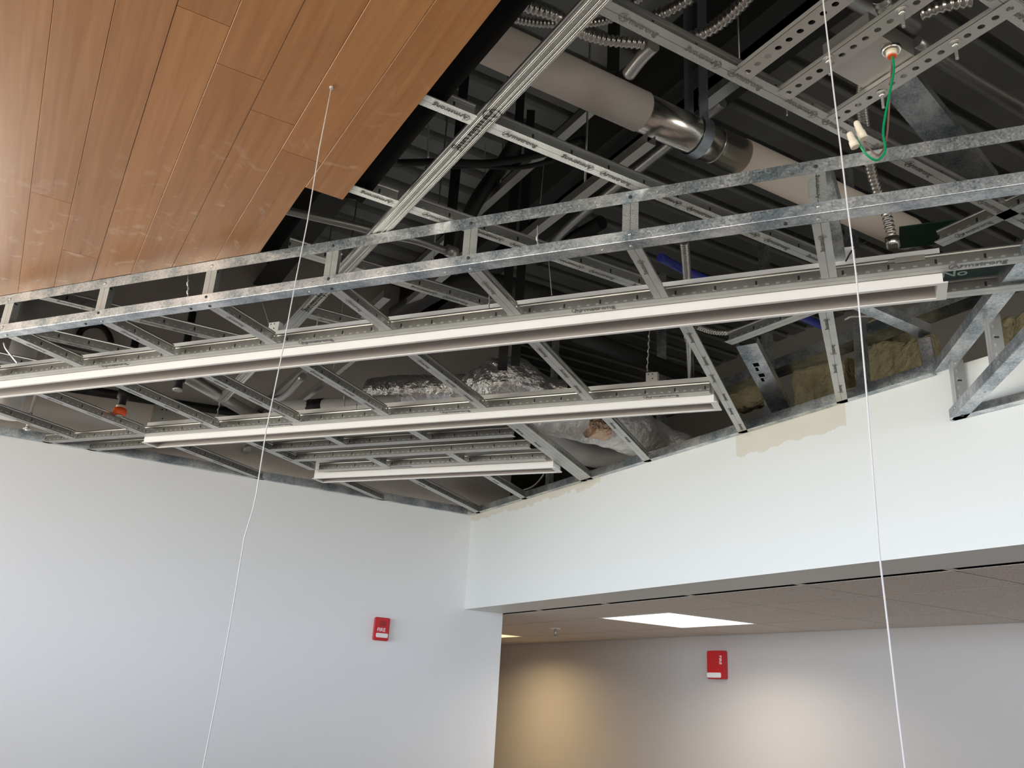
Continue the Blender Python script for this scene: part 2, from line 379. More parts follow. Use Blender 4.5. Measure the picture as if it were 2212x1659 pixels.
# header wall over the opening to the corridor
b = MB(); b.box((XL, YH, CZ+ZHC), (3.6, YH+0.012, CZ+1.012)); b.box((XL, YH+0.012, CZ+ZHC), (3.6, YH+0.24, CZ+ZHC+0.012))
b.box((XL, YH+0.228, CZ+ZHC+0.012), (3.6, YH+0.24, CZ+0.80)); struct(b.build('wall_right', M['header']))
# corridor wall
b = MB(); b.box((-9.2, YHB, 0), (3.6, YHB+0.12, CZ+2.35)); struct(b.build('wall_back', M['greywall']))
b = MB(); b.box((-9.3, 2.45, 0), (-9.2, YHB+0.12, CZ+2.35)); struct(b.build('wall_end', M['greywall']))
b = MB(); b.box((-9.2, 2.45, 0), (XL-0.15, 2.57, CZ+2.35)); struct(b.build('wall_corridor', M['greywall']))
# wall behind the camera with its window opening
b = MB(); b.box((XL-0.15, FY-0.2, 0), (3.6, FY, CZ+WZ0)); b.box((XL-0.15, FY-0.2, CZ+WZ1), (3.6, FY, CZ+2.35))
b.box((XL-0.15, FY-0.2, CZ+WZ0), (-4.0, FY, CZ+WZ1)); b.box((2.0, FY-0.2, CZ+WZ0), (3.6, FY, CZ+WZ1)); struct(b.build('wall_front', M['paint']))
b = MB(); b.box((3.6, FY-0.2, 0), (3.75, YHB+0.12, CZ+WZ0)); b.box((3.6, FY-0.2, CZ+WZ1), (3.75, YHB+0.12, CZ+2.35))
b.box((3.6, FY-0.2, CZ+WZ0), (3.75, -3.1, CZ+WZ1)); b.box((3.6, 0.7, CZ+WZ0), (3.75, YHB+0.12, CZ+WZ1)); struct(b.build('wall_east', M['paint']))
b = MB()
for x in (-4.0, -2.5, -1.0, 0.5, 1.95): b.box((x, FY-0.16, CZ+WZ0), (x+0.05, FY-0.10, CZ+WZ1))
b.box((-4.0, FY-0.16, CZ+WZ0), (2.0, FY-0.1, CZ+WZ0+0.06)); b.box((-4.0, FY-0.16, CZ+WZ1-0.06), (2.0, FY-0.1, CZ+WZ1)); struct(b.build('window_1', M['glass']))
b = MB()
for y in (-3.1, -1.85, -0.6, 0.65): b.box((3.66, y, CZ+WZ0), (3.72, y+0.05, CZ+WZ1))
b.box((3.66, -3.1, CZ+WZ0), (3.72, 0.7, CZ+WZ0+0.06)); b.box((3.66, -3.1, CZ+WZ1-0.06), (3.72, 0.7, CZ+WZ1)); struct(b.build('window_2', M['glass']))
b = MB(); b.box((-9.3, FY-0.2, -0.1), (3.75, YHB+0.12, 0)); struct(b.build('floor', M['floorm']))

# roof deck: trapezoid ribs running along y
b = MB(); x = -9.3; prof = []
while x < 3.7:
    prof += [(x, 0), (x+0.09, 0), (x+0.105, 0.04), (x+0.135, 0.04)]; x += 0.15
bm = b.bm; lo = [bm.verts.new((p[0], FY-0.2, CZ+2.3+p[1])) for p in prof]; hi = [bm.verts.new((p[0], YHB+0.1, CZ+2.3+p[1])) for p in prof]
for i in range(len(prof)-1): bm.faces.new((lo[i], lo[i+1], hi[i+1], hi[i]))
struct(b.build('ceiling', M['deckm']))

# corridor tile ceiling: each tile sits in a thin recessed groove
b = MB(); T = 0.61; x0 = -4.162 - 9*T
ys = [YH+0.245, 2.985+0.002, 2.985+T, YHB]
for i in range(24):
    xa = x0 + i*T; xb = xa + T
    if xa > 3.5: break
    for j in range(3):
        if j == 1 and (abs(xa+4.162) < 0.1 or abs(xa + 4.162 + 4*T) < 0.1): continue
        ya = ys[j] + (0.036 if j == 0 else 0.005); yb = ys[j+1] - 0.005
        b.box((xa+0.004, ya, CZ+ZHC), (min(xb, 3.6)-0.004, yb, CZ+ZHC+0.0012))
        if j == 0: b.box((xa-0.014, YH+0.241, CZ+ZHC+0.0005), (xa+0.014, ya+0.004, CZ+ZHC+0.0025))
struct(b.build('ceiling', M['tile']))
b = MB(); b.box((-9.2, YH+0.24, CZ+ZHC+0.030), (-4.162-4*T, YHB, CZ+ZHC+0.033)); b.box((-4.162-3*T, YH+0.24, CZ+ZHC+0.030), (-4.162, YHB, CZ+ZHC+0.033))
b.box((-4.162+T, YH+0.24, CZ+ZHC+0.030), (3.6, YHB, CZ+ZHC+0.033)); b.box((-4.162-4*T, YH+0.24, CZ+ZHC+0.030), (-4.162-3*T, 2.98, CZ+ZHC+0.033))
b.box((-4.162, YH+0.24, CZ+ZHC+0.030), (-4.162+T, 2.98, CZ+ZHC+0.033)); b.box((-4.162-4*T, 3.60, CZ+ZHC+0.030), (-4.162-3*T, YHB, CZ+ZHC+0.033)); b.box((-4.162, 3.60, CZ+ZHC+0.030), (-4.162+T, YHB, CZ+ZHC+0.033))
struct(b.build('ceiling', M['felt']))
def troffer(xc, label, glow, power, col, spread=130):
    t = empty('ceiling_light', (xc + T/2, 2.985 + T/2, ZHC)); tag(t, label, 'ceiling light')
    b = MB()
    for q in (((-0.303, -0.303), (0.303, -0.293)), ((-0.303, 0.293), (0.303, 0.303)), ((-0.303, -0.293), (-0.293, 0.293)), ((0.293, -0.293), (0.303, 0.293))):
        b.box((*q[0], -0.002), (*q[1], 0.08))
    b.box((-0.303, -0.303, 0.08), (0.303, 0.303, 0.084)); b.build('frame', M['white'], t)
    b = MB(); b.box((-0.292, -0.292, 0.0), (0.292, 0.292, 0.003)); b.build('diffuser', glow, t)
    area('troffer_lamp', (xc+T/2, 2.985+T/2, ZHC-0.02), (0, 0, 0), 0.56, 0.56, power, col).data.spread = math.radians(spread)
troffer(-4.162, 'square lit ceiling light in the tiled corridor ceiling behind the header', M['fixture_glow'], 11, (1.0, 0.90, 0.80), 150)
M['warm_glow'] = mat('warm_lit_lens', (1, 1, 1), 0.5, emit=(1.0, 0.74, 0.42), estr=1.2)
troffer(-4.162-4*T, 'warm square ceiling light further along the corridor behind the left wall', M['warm_glow'], 13, (1.0, 0.74, 0.42), 160)
p = Pz(1200, 1357, ZHC)
t = empty('corridor_sprinkler', p); tag(t, 'small sprinkler head under the corridor tiles left of the lit square light', 'sprinkler')
b = MB(); b.disc((0, 0, -0.006), (0, 0, 1), 0.035, 0.006); b.build('escutcheon', M['white'], t)
b = MB(); b.disc((0, 0, -0.05), (0, 0, 1), 0.008, 0.045); b.disc((0, 0, -0.054), (0, 0, 1), 0.016, 0.004); b.build('head', M['rod'], t)

# wood ceiling of veneer boards (underside ZW), cut along the soffit line; a black felt sheet lies on top
b = MB(); col = b.bm.loops.layers.color.new('board'); w = 0.0957; ytop = 0.533
joints = {0: [-1.0+0.35, 0.6, 2.2], 1: [Pz(650, 338, ZW).x, -0.3, 1.2, 2.4], 2: [Pz(590, 255, ZW).x, 0.2, 1.5], 3: [Pz(512, 153, ZW).x, 0.0, 1.1], 4: [Pz(425, 30, ZW).x, 0.4, 1.9],
          5: [-2.6, -1.15, 0.5], 6: [-2.3, -0.9, 1.0], 7: [-3.0, -1.1, 0.3]}
def xcut(y): return (y*math.cos(A37) - 1.7135)/math.sin(A37)
j = 0; y1 = ytop
while y1 > FY+0.1:
    y0 = y1 - w; ya, yb = y0 + 0.0004, y1 - 0.0004
    xl0, xl1 = max(xcut(ya), XL+0.002), max(xcut(yb), XL+0.002)
    if j == 0: xl0 = xl1 = -1.862
    js = sorted(joints.get(j, [random.uniform(-3.5, -2.0), random.uniform(-1.4, 0), random.uniform(0.6, 2)]))
    js = [q for q in js if q > xl1 + 0.15] + [3.58]
    s0, s1 = xl0, xl1
    for q in js:
        dz = random.uniform(0, 0.0009); cc = random.random()
        c = 0.0006
        # bevelled lower edges
        lo = [(s0+c, ya+c), (q-0.0006-c, ya+c), (q-0.0006-c, yb-c), (s1+c, yb-c)]
        hi = [(s0, ya), (q-0.0006, ya), (q-0.0006, yb), (s1, yb)]
        L0 = [b.bm.verts.new((*p_, CZ+ZW+dz)) for p_ in lo]; L1 = [b.bm.verts.new((*p_, CZ+ZW+dz+c)) for p_ in hi]; L2 = [b.bm.verts.new((*p_, CZ+ZW+0.012)) for p_ in hi]
        fs = [b.bm.faces.new(L0[::-1]), b.bm.faces.new(L2)]
        for A_, B_ in ((L0, L1), (L1, L2)):
            for i in range(4): fs.append(b.bm.faces.new((A_[i], A_[(i+1) % 4], B_[(i+1) % 4], B_[i])))
        r2 = random.random()
        for f in fs:
            for l in f.loops: l[col] = (cc, r2, cc, 1)
        s0 = s1 = q + 0.0006
    y1 = y0; j += 1
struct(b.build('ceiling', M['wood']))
# felt: over the boards, its free edge hanging a little beyond them
b = MB(); ya_, yb_ = FY+0.02, 0.545
poly = [(XL+0.002, ya_), (3.58, ya_), (3.58, yb_), (-1.87, yb_), (-1.87, 0.437), (xcut(0.437)+0.002, 0.437)]
lx = xcut(ya_)
poly = [(3.58, ya_), (3.58, yb_), (-1.87, yb_), (-1.87, 0.437), (xcut(0.437)+0.003, 0.437), (XL+0.004, XL*math.tan(A37)+1.7135/math.cos(A37)), (XL+0.004, ya_)]
b.prism(poly, CZ+ZW+0.0125, CZ+ZW+0.016)
bm = b.bm; n = 80; row = []
for i in range(n+1):
    x = -1.87 + i*(5.45/n); wv = 0.012*noise.noise(Vector((x*1.7, 0, 3))) ; s_ = 0.5 + 0.5*math.sin(x*1.3+1)
    row.append([bm.verts.new((x, 0.545, CZ+ZW+0.014)), bm.verts.new((x, 0.565+wv*0.4, CZ+ZW+0.018)), bm.verts.new((x+wv*0.5, 0.583+wv, CZ+ZW+0.010+wv*0.6))])
for i in range(n):
    for k in (0, 1): bm.faces.new((row[i][k], row[i+1][k], row[i+1][k+1], row[i][k+1]))
tag(b.build('backing_felt', M['felt']), 'black backing felt sheet hanging out past the edge of the wood ceiling', 'felt sheet')

# perimeter angles on the walls
def angle_prof(leg, flange, t=0.0012):
    """Vertical leg at y=0 going up, flange at z=0 going to +y, rounded bend."""
    r = 0.0022; out = []
    out.append((flange, 0)); 
    for k in range(4):
        a = math.radians(270 - 30*k); out.append((r + r*math.cos(a), r + r*math.sin(a)))
    out += [(0, leg), (t, leg), (t, r+0.001), (r+0.001, t), (flange, t)]
    return out
def angle_bar(name, p0, p1, z, leg, flange, ma, label, cat, group=None, flip=False, parent=None):
    p0 = Vector((p0[0], p0[1], 0)); p1 = Vector((p1[0], p1[1], 0)); d = p1 - p0; L = d.length
    pr = angle_prof(leg, flange)
    if flip: pr = [(-a, b_) for a, b_ in pr]
    b = MB(); b.extr(pr, L)
    o = b.build(name, ma, parent, W((p0.x, p0.y, z)), (0, 0, math.atan2(d.y, d.x)))
    return tag(o, label, cat, group)
LB = 'galvanised '
angle_bar('wall_angle', (XL+0.001, FY+0.01), (XL+0.001, YH-0.03), ZG, 0.045, 0.022, M['galv'], 'long galvanised wall angle along the top of the white left wall', 'wall angle', flip=True)
angle_bar('wall_angle', (XL+0.03, YH-0.001), (-1.52, YH-0.001), ZG, 0.045, 0.026, M['galv'], 'galvanised wall angle along the top of the white header', 'wall angle', flip=True)

# ------------------------------------------------------------------ grid tees
def tee(p0, p1, z, label, group, width=0.036, web=0.040, texts=(), ma=None, name='cross_tee', cat='ceiling tee', size=0.021):
    p0 = Vector((p0[0], p0[1], 0)); p1 = Vector((p1[0], p1[1], 0)); d = p1 - p0; L = d.length
    h = width/2
    prof = [(-h, 0), (h, 0), (h, 0.0022), (h-0.003, 0.0022), (h-0.003, 0.0012), (0.0009, 0.0014), (0.0009, web-0.009), (0.0034, web-0.0075), (0.0042, web-0.004), (0.0030, web),
            (-0.0030, web), (-0.0042, web-0.004), (-0.0034, web-0.0075), (-0.0009, web-0.009), (-0.0009, 0.0014), (-h+0.003, 0.0012), (-h+0.003, 0.0022), (-h, 0.0022)]
    b = MB(); b.extr(prof, L); o = b.build(name, ma or M['tee'], None, W((p0.x, p0.y, z)), (0, 0, math.atan2(d.y, d.x)))
    tag(o, label, cat, group)
    for tx in texts:
        # (distance along, reversed, body)
        s = size
        lettering(o, '@Armstrong', s, tx[0] + (s*5.35 if tx[1] else 0), (0.006 if not tx[1] else -0.006), 0, tx[1], ma=M['ink_soft'])
    return o
du = 0.4095; us = [-0.075 - du*k for k in range(11)]
ORD = ['first', 'second', 'third', 'fourth', 'fifth', 'sixth', 'seventh', 'eighth', 'ninth', 'tenth', 'eleventh']
def wallu(u):        # the v at which a cross tee at this u meets the left wall or the header
    vmax = 1e9
    a = (u*math.cos(A37) - (XL+0.004))/math.sin(A37); vmax = min(vmax, a)
    c = (YH - 0.004 - u*math.sin(A37))/math.cos(A37); return min(vmax, c)
VM1, VM1b, VM2, VM2b, VL1, VL2, VM3, VM3b = 2.044, 2.196, 2.772, 2.925, 3.106, 3.285, 3.475, 3.668
def uend(v): # left wall end for a main tee
    return (XL + 0.004 + v*math.sin(A37))/math.cos(A37)
def uhead(v): return (YH - 0.004 - v*math.cos(A37))/math.sin(A37)
LW = 'counting leftward from the right end of the long light'
# between soffit and first long light
for k in range(9):
    u = us[k]
    tx = [(0.05, k % 2 == 0)] if k % 2 else [(0.16, True)]
    if u < uend(1.76): continue
    tee(uv(u, 1.7545), uv(u, VM1-0.02), ZG, '%s cross tee between soffit track and long light, from the right' % ORD[k], 'cross tees between the soffit and the long light', texts=[(0.06, False)], size=0.016)
u_b = [u - 0.022 for u in us]
for k in range(9):
    u = u_b[k] if k != 1 else -0.463
    end = wallu(u)
    if end < VM1b + 0.06: continue
    stop = end if k < 2 else min(VM2-0.02, end)
    tx = [(0.05 + 0.17*i, i % 2 == 1) for i in range(int((stop-VM1b-0.02)/0.17))]
    tee(uv(u, VM1b+0.02), uv(u, stop), ZG, ('%s cross tee beyond the long light toward the %s, from the right' % (ORD[k], 'header' if k < 2 else 'middle light')), 'cross tees beyond the long light', texts=tx, size=0.016)
for k in (2, 3, 6, 7):
    u = u_b[k] if k != 3 else -1.299
    end = wallu(u)
    stop = {2: end, 3: end, 6: VM3-0.02, 7: end}[k]
    what = {2: 'cross tee from the middle light to the header, beside the dull foil duct', 3: 'broad cross tee closing the right end of the short light',
            6: 'steel cross tee closing the left end of the short light', 7: 'steel cross tee from the left end of the middle light to the left wall'}[k]
    tee(uv(u, VM2b+0.02), uv(u, stop), ZG, what, None, texts=[(0.08, False), (0.25, True)], size=0.016)
    if k == 3: tee(uv(u+0.037, VM2b+0.02), uv(u+0.037, wallu(u+0.037)), ZG, 'twin cross tee against the right side of the broad one', None)
for k in (4, 5):
    u = u_b[k]
    tee(uv(u, VM2b+0.02), uv(u, VL1-0.02), ZG, '%s very short cross tee between the middle light and the first rail' % ('right-hand' if k == 4 else 'left-hand'), 'very short cross tees near the short light')
    tee(uv(u, VL2+0.02), uv(u, VM3-0.02), ZG, '%s very short cross tee between the second rail and the short light' % ('right-hand' if k == 4 else 'left-hand'), 'very short cross tees near the short light')
    tee(uv(u, VM3b+0.02), uv(u, wallu(u)), ZG, '%s cross tee from the short light down to the room corner' % ('right-hand' if k == 4 else 'left-hand'), 'cross tees beyond the short light', texts=[(0.1, False)], size=0.016)
tee(uv(u_b[6], VM3b+0.02), uv(u_b[6], wallu(u_b[6])), ZG, 'short cross tee from the left end of the short light to the left wall', 'cross tees beyond the short light')
# main tees
def main(v, u0, u1, label, texts=(), ma=None, w=0.036, rl=False):
    return tee(uv(u0, v), uv(u1, v), ZG, label, 'main tees along the linear lights', texts=texts, name='main_tee', ma=ma, size=0.026, width=w)
u0 = uend(VM1)
main(VM1, u0, 0.62, 'main tee with stitched holes along the near side of the long light', texts=[(-1.62-u0, False), (-0.73-u0, False), (-2.45-u0, False), (0.19-u0, False)])
main(VM1b, uend(VM1b), 0.45, 'main tee along the far side of the long light, seen past its right end')
u0 = uend(VM2)
main(VM2, u0, -0.50, 'main tee along the near side of the middle light', texts=[(-0.72-u0, False), (-1.5-u0, False), (-2.3-u0, False)])
main(VM2b, uend(VM2b), -0.50, 'main tee along the far side of the middle light, seen past its left end')
main(VL1, u_b[6]+0.02, u_b[3]-0.02, 'first rail between the middle and the short light')
main(VL2, u_b[6]+0.02, u_b[3]-0.02, 'second rail, next to the near side of the short light')
main(VM3, u_b[6]+0.02, u_b[3]-0.02, 'main tee touching the near side of the short light', texts=[(0.4, False)])
main(VM3b, u_b[6]-0.1, u_b[3]-0.02, 'main tee on the far side of the short light')

# upper grid, level with the wood
ZU = ZW + 0.004
YM = 0.673
def uend_y(x): return (x*math.sin(A37) + 2.24)/math.cos(A37)
ux = [-0.615, -0.992, -1.402, -1.808, -2.212, -2.62, -3.03, -3.43, -3.84, -4.25]
for k, x in enumerate(ux):
    yend = (x*math.sin(A37) + 2.36)/math.cos(A37)
    if k == 0: yend = 1.95
    ystart = YM + 0.02
    if x < -2.95: ystart = max(-3.9, (x*math.sin(A37) + 1.70)/math.cos(A37) - 0.05)
    if k in (0,): ystart = YM + 0.02
    n = int((yend-ystart)/0.128); tx = [(0.035 + 0.128*i, i % 2 == 1) for i in range(n)]
    tee((x, ystart), (x, yend), ZU, '%s upper tee running away behind the soffit, leftward from the wire box' % ORD[k], 'upper tees running toward the corridor', texts=tx, ma=M['tee_knurl'] if k > 1 else M['tee'], size=0.0185)
for k, x in ((2, -1.402), (3, -1.808), (4, -2.212)):
    tee((x, 0.50), (x, YM-0.02), ZU, '%s short upper tee coming out from under the wood ceiling edge' % ORD[k-2], 'short upper tees at the wood edge', texts=[(0.04, True)] if k < 4 else [], ma=M['tee_knurl'], size=0.0185)
xe1 = Pz(505, 872, ZU).x
t = tee((0.6, YM), (xe1, YM), ZU-0.002, 'long ribbed main tee crossing diagonally from the top through the soffit frame', None, width=0.038, web=0.045, ma=M['tee'], name='main_tee')
lettering(t, '@Armstrong', 0.037, 1.95, 0.010, 0, False); lettering(t, '@Armstrong', 0.037, 3.02, 0.010, 0, False)
b = MB()
for y in (-0.014, -0.0105, -0.004, -0.001, 0.0105, 0.014): b.extr([(y-0.0006, 0), (y, -0.0010), (y+0.0006, 0)], 0.6-xe1)
b.build('rib', M['tee'], t)
# two tees meeting beyond the right end of the long light
q0, q1 = Pz(2028, 528, ZU), Pz(2150, 476, ZU)
tee((q0.x, q0.y), (q0.x + 0.55, q0.y), ZU, 'upper tee behind the right end of the long light, with one bright edge', None, texts=[(0.05, False)], size=0.02)

# loose cut tee lying above the second opening
q0, q1 = Pz(1573, 742, 1.10), Pz(1770, 668, 1.10)
tee((q0.x, q0.y), (q1.x, q1.y), 1.10, 'loose cut tee end hanging below the long light near its right end', None, name='cut_tee')

# ------------------------------------------------------------------ soffit frame: lower and upper track and studs
VF = 1.7149
uL, uR = uend(VF) + 0.002, 0.95
lt = angle_bar('soffit_track', uv(uL, VF), uv(uR, VF), ZG, 0.028, 0.038, M['galv'], 'lower galvanised soffit track with a bright bent edge, crossing the whole ceiling', 'metal track')
up = MB(); up.extr([(0, 0), (0.0012, 0), (0.0012, 0.030), (0.03, 0.030), (0.03, 0.0318), (0, 0.0318)], uR-uL)
ut = up.build('soffit_track', M['galv'], None, W(uv(uL, VF, 1.101)), (0, 0, A37)); tag(ut, 'upper galvanised soffit track under the edge of the wood ceiling', 'metal track')
def screws(parent, xs, y, z, ax):
    for x in xs:
        b = MB(); b.tube([Vector((0, 0, 0)), Vector(ax)*0.0016, Vector(ax)*0.0024], 0.0042, 12, rf=lambda i: (0.0042, 0.0042, 0.0022)[i])
        b.build('screw', M['rod'] if random.random() < 0.6 else M['beam'], parent, (x, y, z))
sx = [u - uL for u in us if u > uL + 0.1]
screws(lt, [x+0.0 for x in sx], -0.0002, 0.018, (0, -1, 0)); screws(ut, [x for x in sx], -0.0002, 0.015, (0, -1, 0))
screws(lt, [x-0.002 for x in sx] + [x-0.07 for x in sx], 0.022, -0.0002, (0, 0, -1))
for k, u in enumerate(us):
    if u < uL + 0.05: continue
    t = empty('soffit_stud', uv(u, VF + 0.002, 1.004), (0, 0, A37))
    tag(t, '%s upright stud between the two soffit tracks, counting from the right' % ORD[k], 'stud', 'upright studs in the soffit frame')
    b = MB(); pr = [(-0.019, 0), (0.019, 0), (0.019, 0.002), (0.0009, 0.0014), (0.0009, 0.036), (-0.0009, 0.036), (-0.0009, 0.0014), (-0.019, 0.002)]
    b.extr(pr, 0.126)
    # tee stood on end: local x up, flange facing the room
    o = b.build('face', M['tee_knurl'], t); o.matrix_local = Matrix(((0, 1, 0, 0), (0, 0, 1, 0.0), (1, 0, 0, 0), (0, 0, 0, 1)))
    l = lettering(o, 'Armstrong', 0.013, 0, 0, 0); l.matrix_local = o.matrix_local.inverted() @ Matrix(((0, -1, 0, 0.004), (0, 0, -1, -0.0004), (1, 0, 0, 0.034), (0, 0, 0, 1)))

# ------------------------------------------------------------------ linear lights
def linear_light(u0, u1, v0, v1, label, wires):
    t = empty('linear_light', uv(u0, v0, 0.975), (0, 0, A37)); tag(t, label, 'linear light')
    L = u1-u0; Wd = v1-v0; Hh = 0.092
    b = MB(); b.box((0.012, 0.0, 0.003), (L-0.012, 0.0016, Hh)); b.box((0.012, Wd-0.0016, 0.003), (L-0.012, Wd, Hh)); b.box((0.012, 0.0016, Hh-0.0015), (L-0.012, Wd-0.0016, Hh))
    b.box((0.010, 0, 0.003), (0.012, Wd, Hh)); b.box((L-0.012, 0, 0.003), (L-0.010, Wd, Hh)); b.build('housing', M['white'], t)
    b = MB(); lip = 0.0105
    b.box((0, 0, 0), (L, lip, 0.003)); b.box((0, Wd-lip, 0), (L, Wd, 0.003)); b.box((0, lip, 0), (0.013, Wd-lip, 0.003)); b.box((L-0.022, lip, 0), (L, Wd-lip, 0.003)); b.build('trim_frame', M['white'], t)
    b = MB(); b.box((0.013, lip, 0.003), (L-0.022, lip+0.001, 0.050)); b.box((0.013, Wd-lip-0.001, 0.003), (L-0.022, Wd-lip, 0.050)); b.box((0.013, lip, 0.050), (L-0.022, Wd-lip, 0.0515))
    b.box((L-0.023, lip, 0.003), (L-0.022, Wd-lip, 0.05)); b.box((0.013, lip, 0.003), (0.014, Wd-lip, 0.05)); b.build('reflector', M['recess'], t)
    return t
F1 = linear_light(-4.20, 0.182, 2.068, 2.164, 'longest white linear light running under the soffit across the whole picture, unlit', None)
F2 = linear_light(-3.00, -0.482, 2.796, 2.890, 'middle white linear light, unlit, between the longest and the shortest one', None)
F3 = linear_light(-2.60, -1.318, 3.520, 3.612, 'shortest white linear light, unlit, nearest the room corner', None)

def hang_clip(p, label, sz=0.045, rot=A37):
    t = empty('fixture_clip', p, (0, 0, rot)); tag(t, label, 'bracket', 'white hanging clips of the linear lights')
    b = MB(); b.prism([(-sz/2, 0), (sz/2, 0), (sz/2, 0.0015), (-sz/2, 0.0015)], -0.01, 0)
    b.bm.free(); b = MB()
    prof = [(-0.5, 0.0), (0.42, 0.0), (0.5, 0.12), (0.5, 1.0), (-0.5, 1.0), (-0.5, 0.35)]
    lo = [b.bm.verts.new((a*sz, 0, c*sz)) for a, c in prof]; hi = [b.bm.verts.new((a*sz, 0.0016, c*sz)) for a, c in prof]
    b.bm.faces.new(lo); b.bm.faces.new(hi[::-1])
    for i in range(6): b.bm.faces.new((lo[i], lo[(i+1) % 6], hi[(i+1) % 6], hi[i]))
    b.box((sz*0.5-0.0016, 0, sz*0.1), (sz*0.5, 0.02, sz)); pl = b.build('plate', M['white'], t)
    for a, c in ((-0.3, 0.85), (0.05, 0.85), (0.05, 0.45)):
        b = MB(); b.disc((a*sz, -0.0008, c*sz), (0, 1, 0), 0.0022, 0.001, 10); b.build('hole', M['beam'], pl)
    return t
p = Pv(590, 712, 2.075); hang_clip(Vector((p.x, p.y, 1.062)), 'white punched clip on the long light beside the hanging string', 0.04)
p = Pv(1408, 828, 2.80); hang_clip(Vector((p.x, p.y, 1.060)), 'white punched clip standing on the middle light near its right end', 0.042)
p = Pv(1836, 575, 2.085)
t = empty('driver_box', (p.x, p.y, 1.068), (0, 0, A37)); tag(t, 'small white rounded box standing on the long light near its right end', 'box')
b = MB(); b.prism([(-0.012, 0), (0.012, 0), (0.014, 0.004), (0.014, 0.02), (-0.014, 0.02), (-0.014, 0.004)], 0, 0.042); b.build('housing', M['white'], t)
fr = [Vector((0.016, -0.002, 0.012)), Vector((0.03, -0.02, 0.004)), Vector((0.02, -0.05, -0.03))]
free('cable_tie', [v + Vector((p.x, p.y, 1.07)) for v in spline([Vector((0.055, 0.0, 0.03)), Vector((0.03, -0.02, 0.015)), Vector((0.012, -0.03, -0.015))], 6)], 0.002, M['black'], 'black cable tie curling over the long light beside the small white box', 'cable tie', n=6)

# splice clip bridging the main tee at the right end of the long light
p = Pv(1962, 557, VM1-0.004)
t = empty('splice_clip', (p.x, p.y, ZG+0.03), (0, 0, A37)); tag(t, 'pale steel splice clip bridging the main tee near the right end of the long light', 'clip')
b = MB(); b.box((-0.03, -0.003, -0.004), (0.035, -0.001, 0.010)); b.box((-0.045, -0.0025, -0.001), (-0.03, -0.001, 0.004)); b.build('plate', M['plate'], t)

# tee end clips with tabs where cross tees meet the near main tees
for VV, rng, nm in ((VM1, range(1, 7), 'long'), (VM2, range(3, 8), 'middle')):
    for k in rng:
        u = (us if VV == VM1 else u_b)[k]
        if u < uend(VV)+0.05: continue
        t = empty('tee_clip', uv(u+0.008, VV-0.022, ZG+0.004), (0, 0, A37))
        tag(t, '%s shiny tab on the main tee of the %s light, from the right' % (ORD[k-1] if nm == 'long' else ORD[k-3], nm), 'clip', 'shiny tee end tabs')
        b = MB(); b.box((-0.004, 0, 0.0), (0.004, 0.0012, 0.028)); b.box((-0.006, -0.003, 0.012), (0.001, 0.0, 0.0135)); b.box((0.0, -0.004, 0.02), (0.006, 0.0, 0.0212)); b.build('tab', M['rod'], t)

# ------------------------------------------------------------------ right-hand bulkhead frame
D = Vector((0.76, -0.65, 0)).normalized(); Dn = Vector((-D.y, D.x, 0)); angD = math.atan2(D.y, D.x)
c0 = Py(2056, 912, YH-0.004); c0 = Vector((c0.x, YH-0.012, 0.845))
s0 = Py(2014, 803, YH-0.004); s0 = Vector((s0.x, YH-0.003, ZG+0.008))
b = MB(); b.prism([(0, 0), (1.6, 0), (1.6, 0.048), (0.045, 0.048)], 0, 0.0014); b.box((0.02, 0.0, 0.0014), (1.6, 0.0012, 0.03))
tag(b.build('bulkhead_track', M['galv'], None, W(s0), (0, 0, angD)), 'upper flat track of the bulkhead frame at the right edge', 'metal track')
o = angle_bar('bulkhead_track', c0, c0 + D*1.6, 0.845, 0.034, 0.036, M['galv'], 'lower angled track of the bulkhead at the right edge, pointed at its corner', 'metal track')
screws(o, (0.05, 0.25), 0.02, -0.0002, (0, 0, -1)); screws(o, (0.06,), -0.0002, 0.02, (0, -1, 0))
angle_bar('bulkhead_track', (c0.x+0.01, YH-0.001), (0.6, YH-0.001), 0.845, 0.034, 0.03, M['galv'], 'lower bulkhead track fixed along the header wall at the right edge', 'metal track', flip=True)
for k, s_ in enumerate((0.05, 0.37, 0.72)):
    q = c0 + D*s_
    b = MB(); b.extr([(-0.018, 0), (0.018, 0), (0.018, 0.002), (0.0009, 0.0014), (0.0009, 0.036), (-0.0009, 0.036), (-0.0009, 0.0014), (-0.018, 0.002)], 0.17)
    t = b.build('bulkhead_stud', M['tee_knurl'], None); tag(t, '%s upright stud of the right-hand bulkhead, counting away from the header' % ORD[k], 'stud', 'bulkhead studs')
    q = q + Dn*0.004
    t.matrix_world = Matrix.Translation(W((q.x, q.y, 0.848))) @ Matrix.Rotation(angD, 4, 'Z') @ Matrix(((0, 1, 0, 0), (0, 0, 1, 0), (1, 0, 0, 0), (0, 0, 0, 1)))

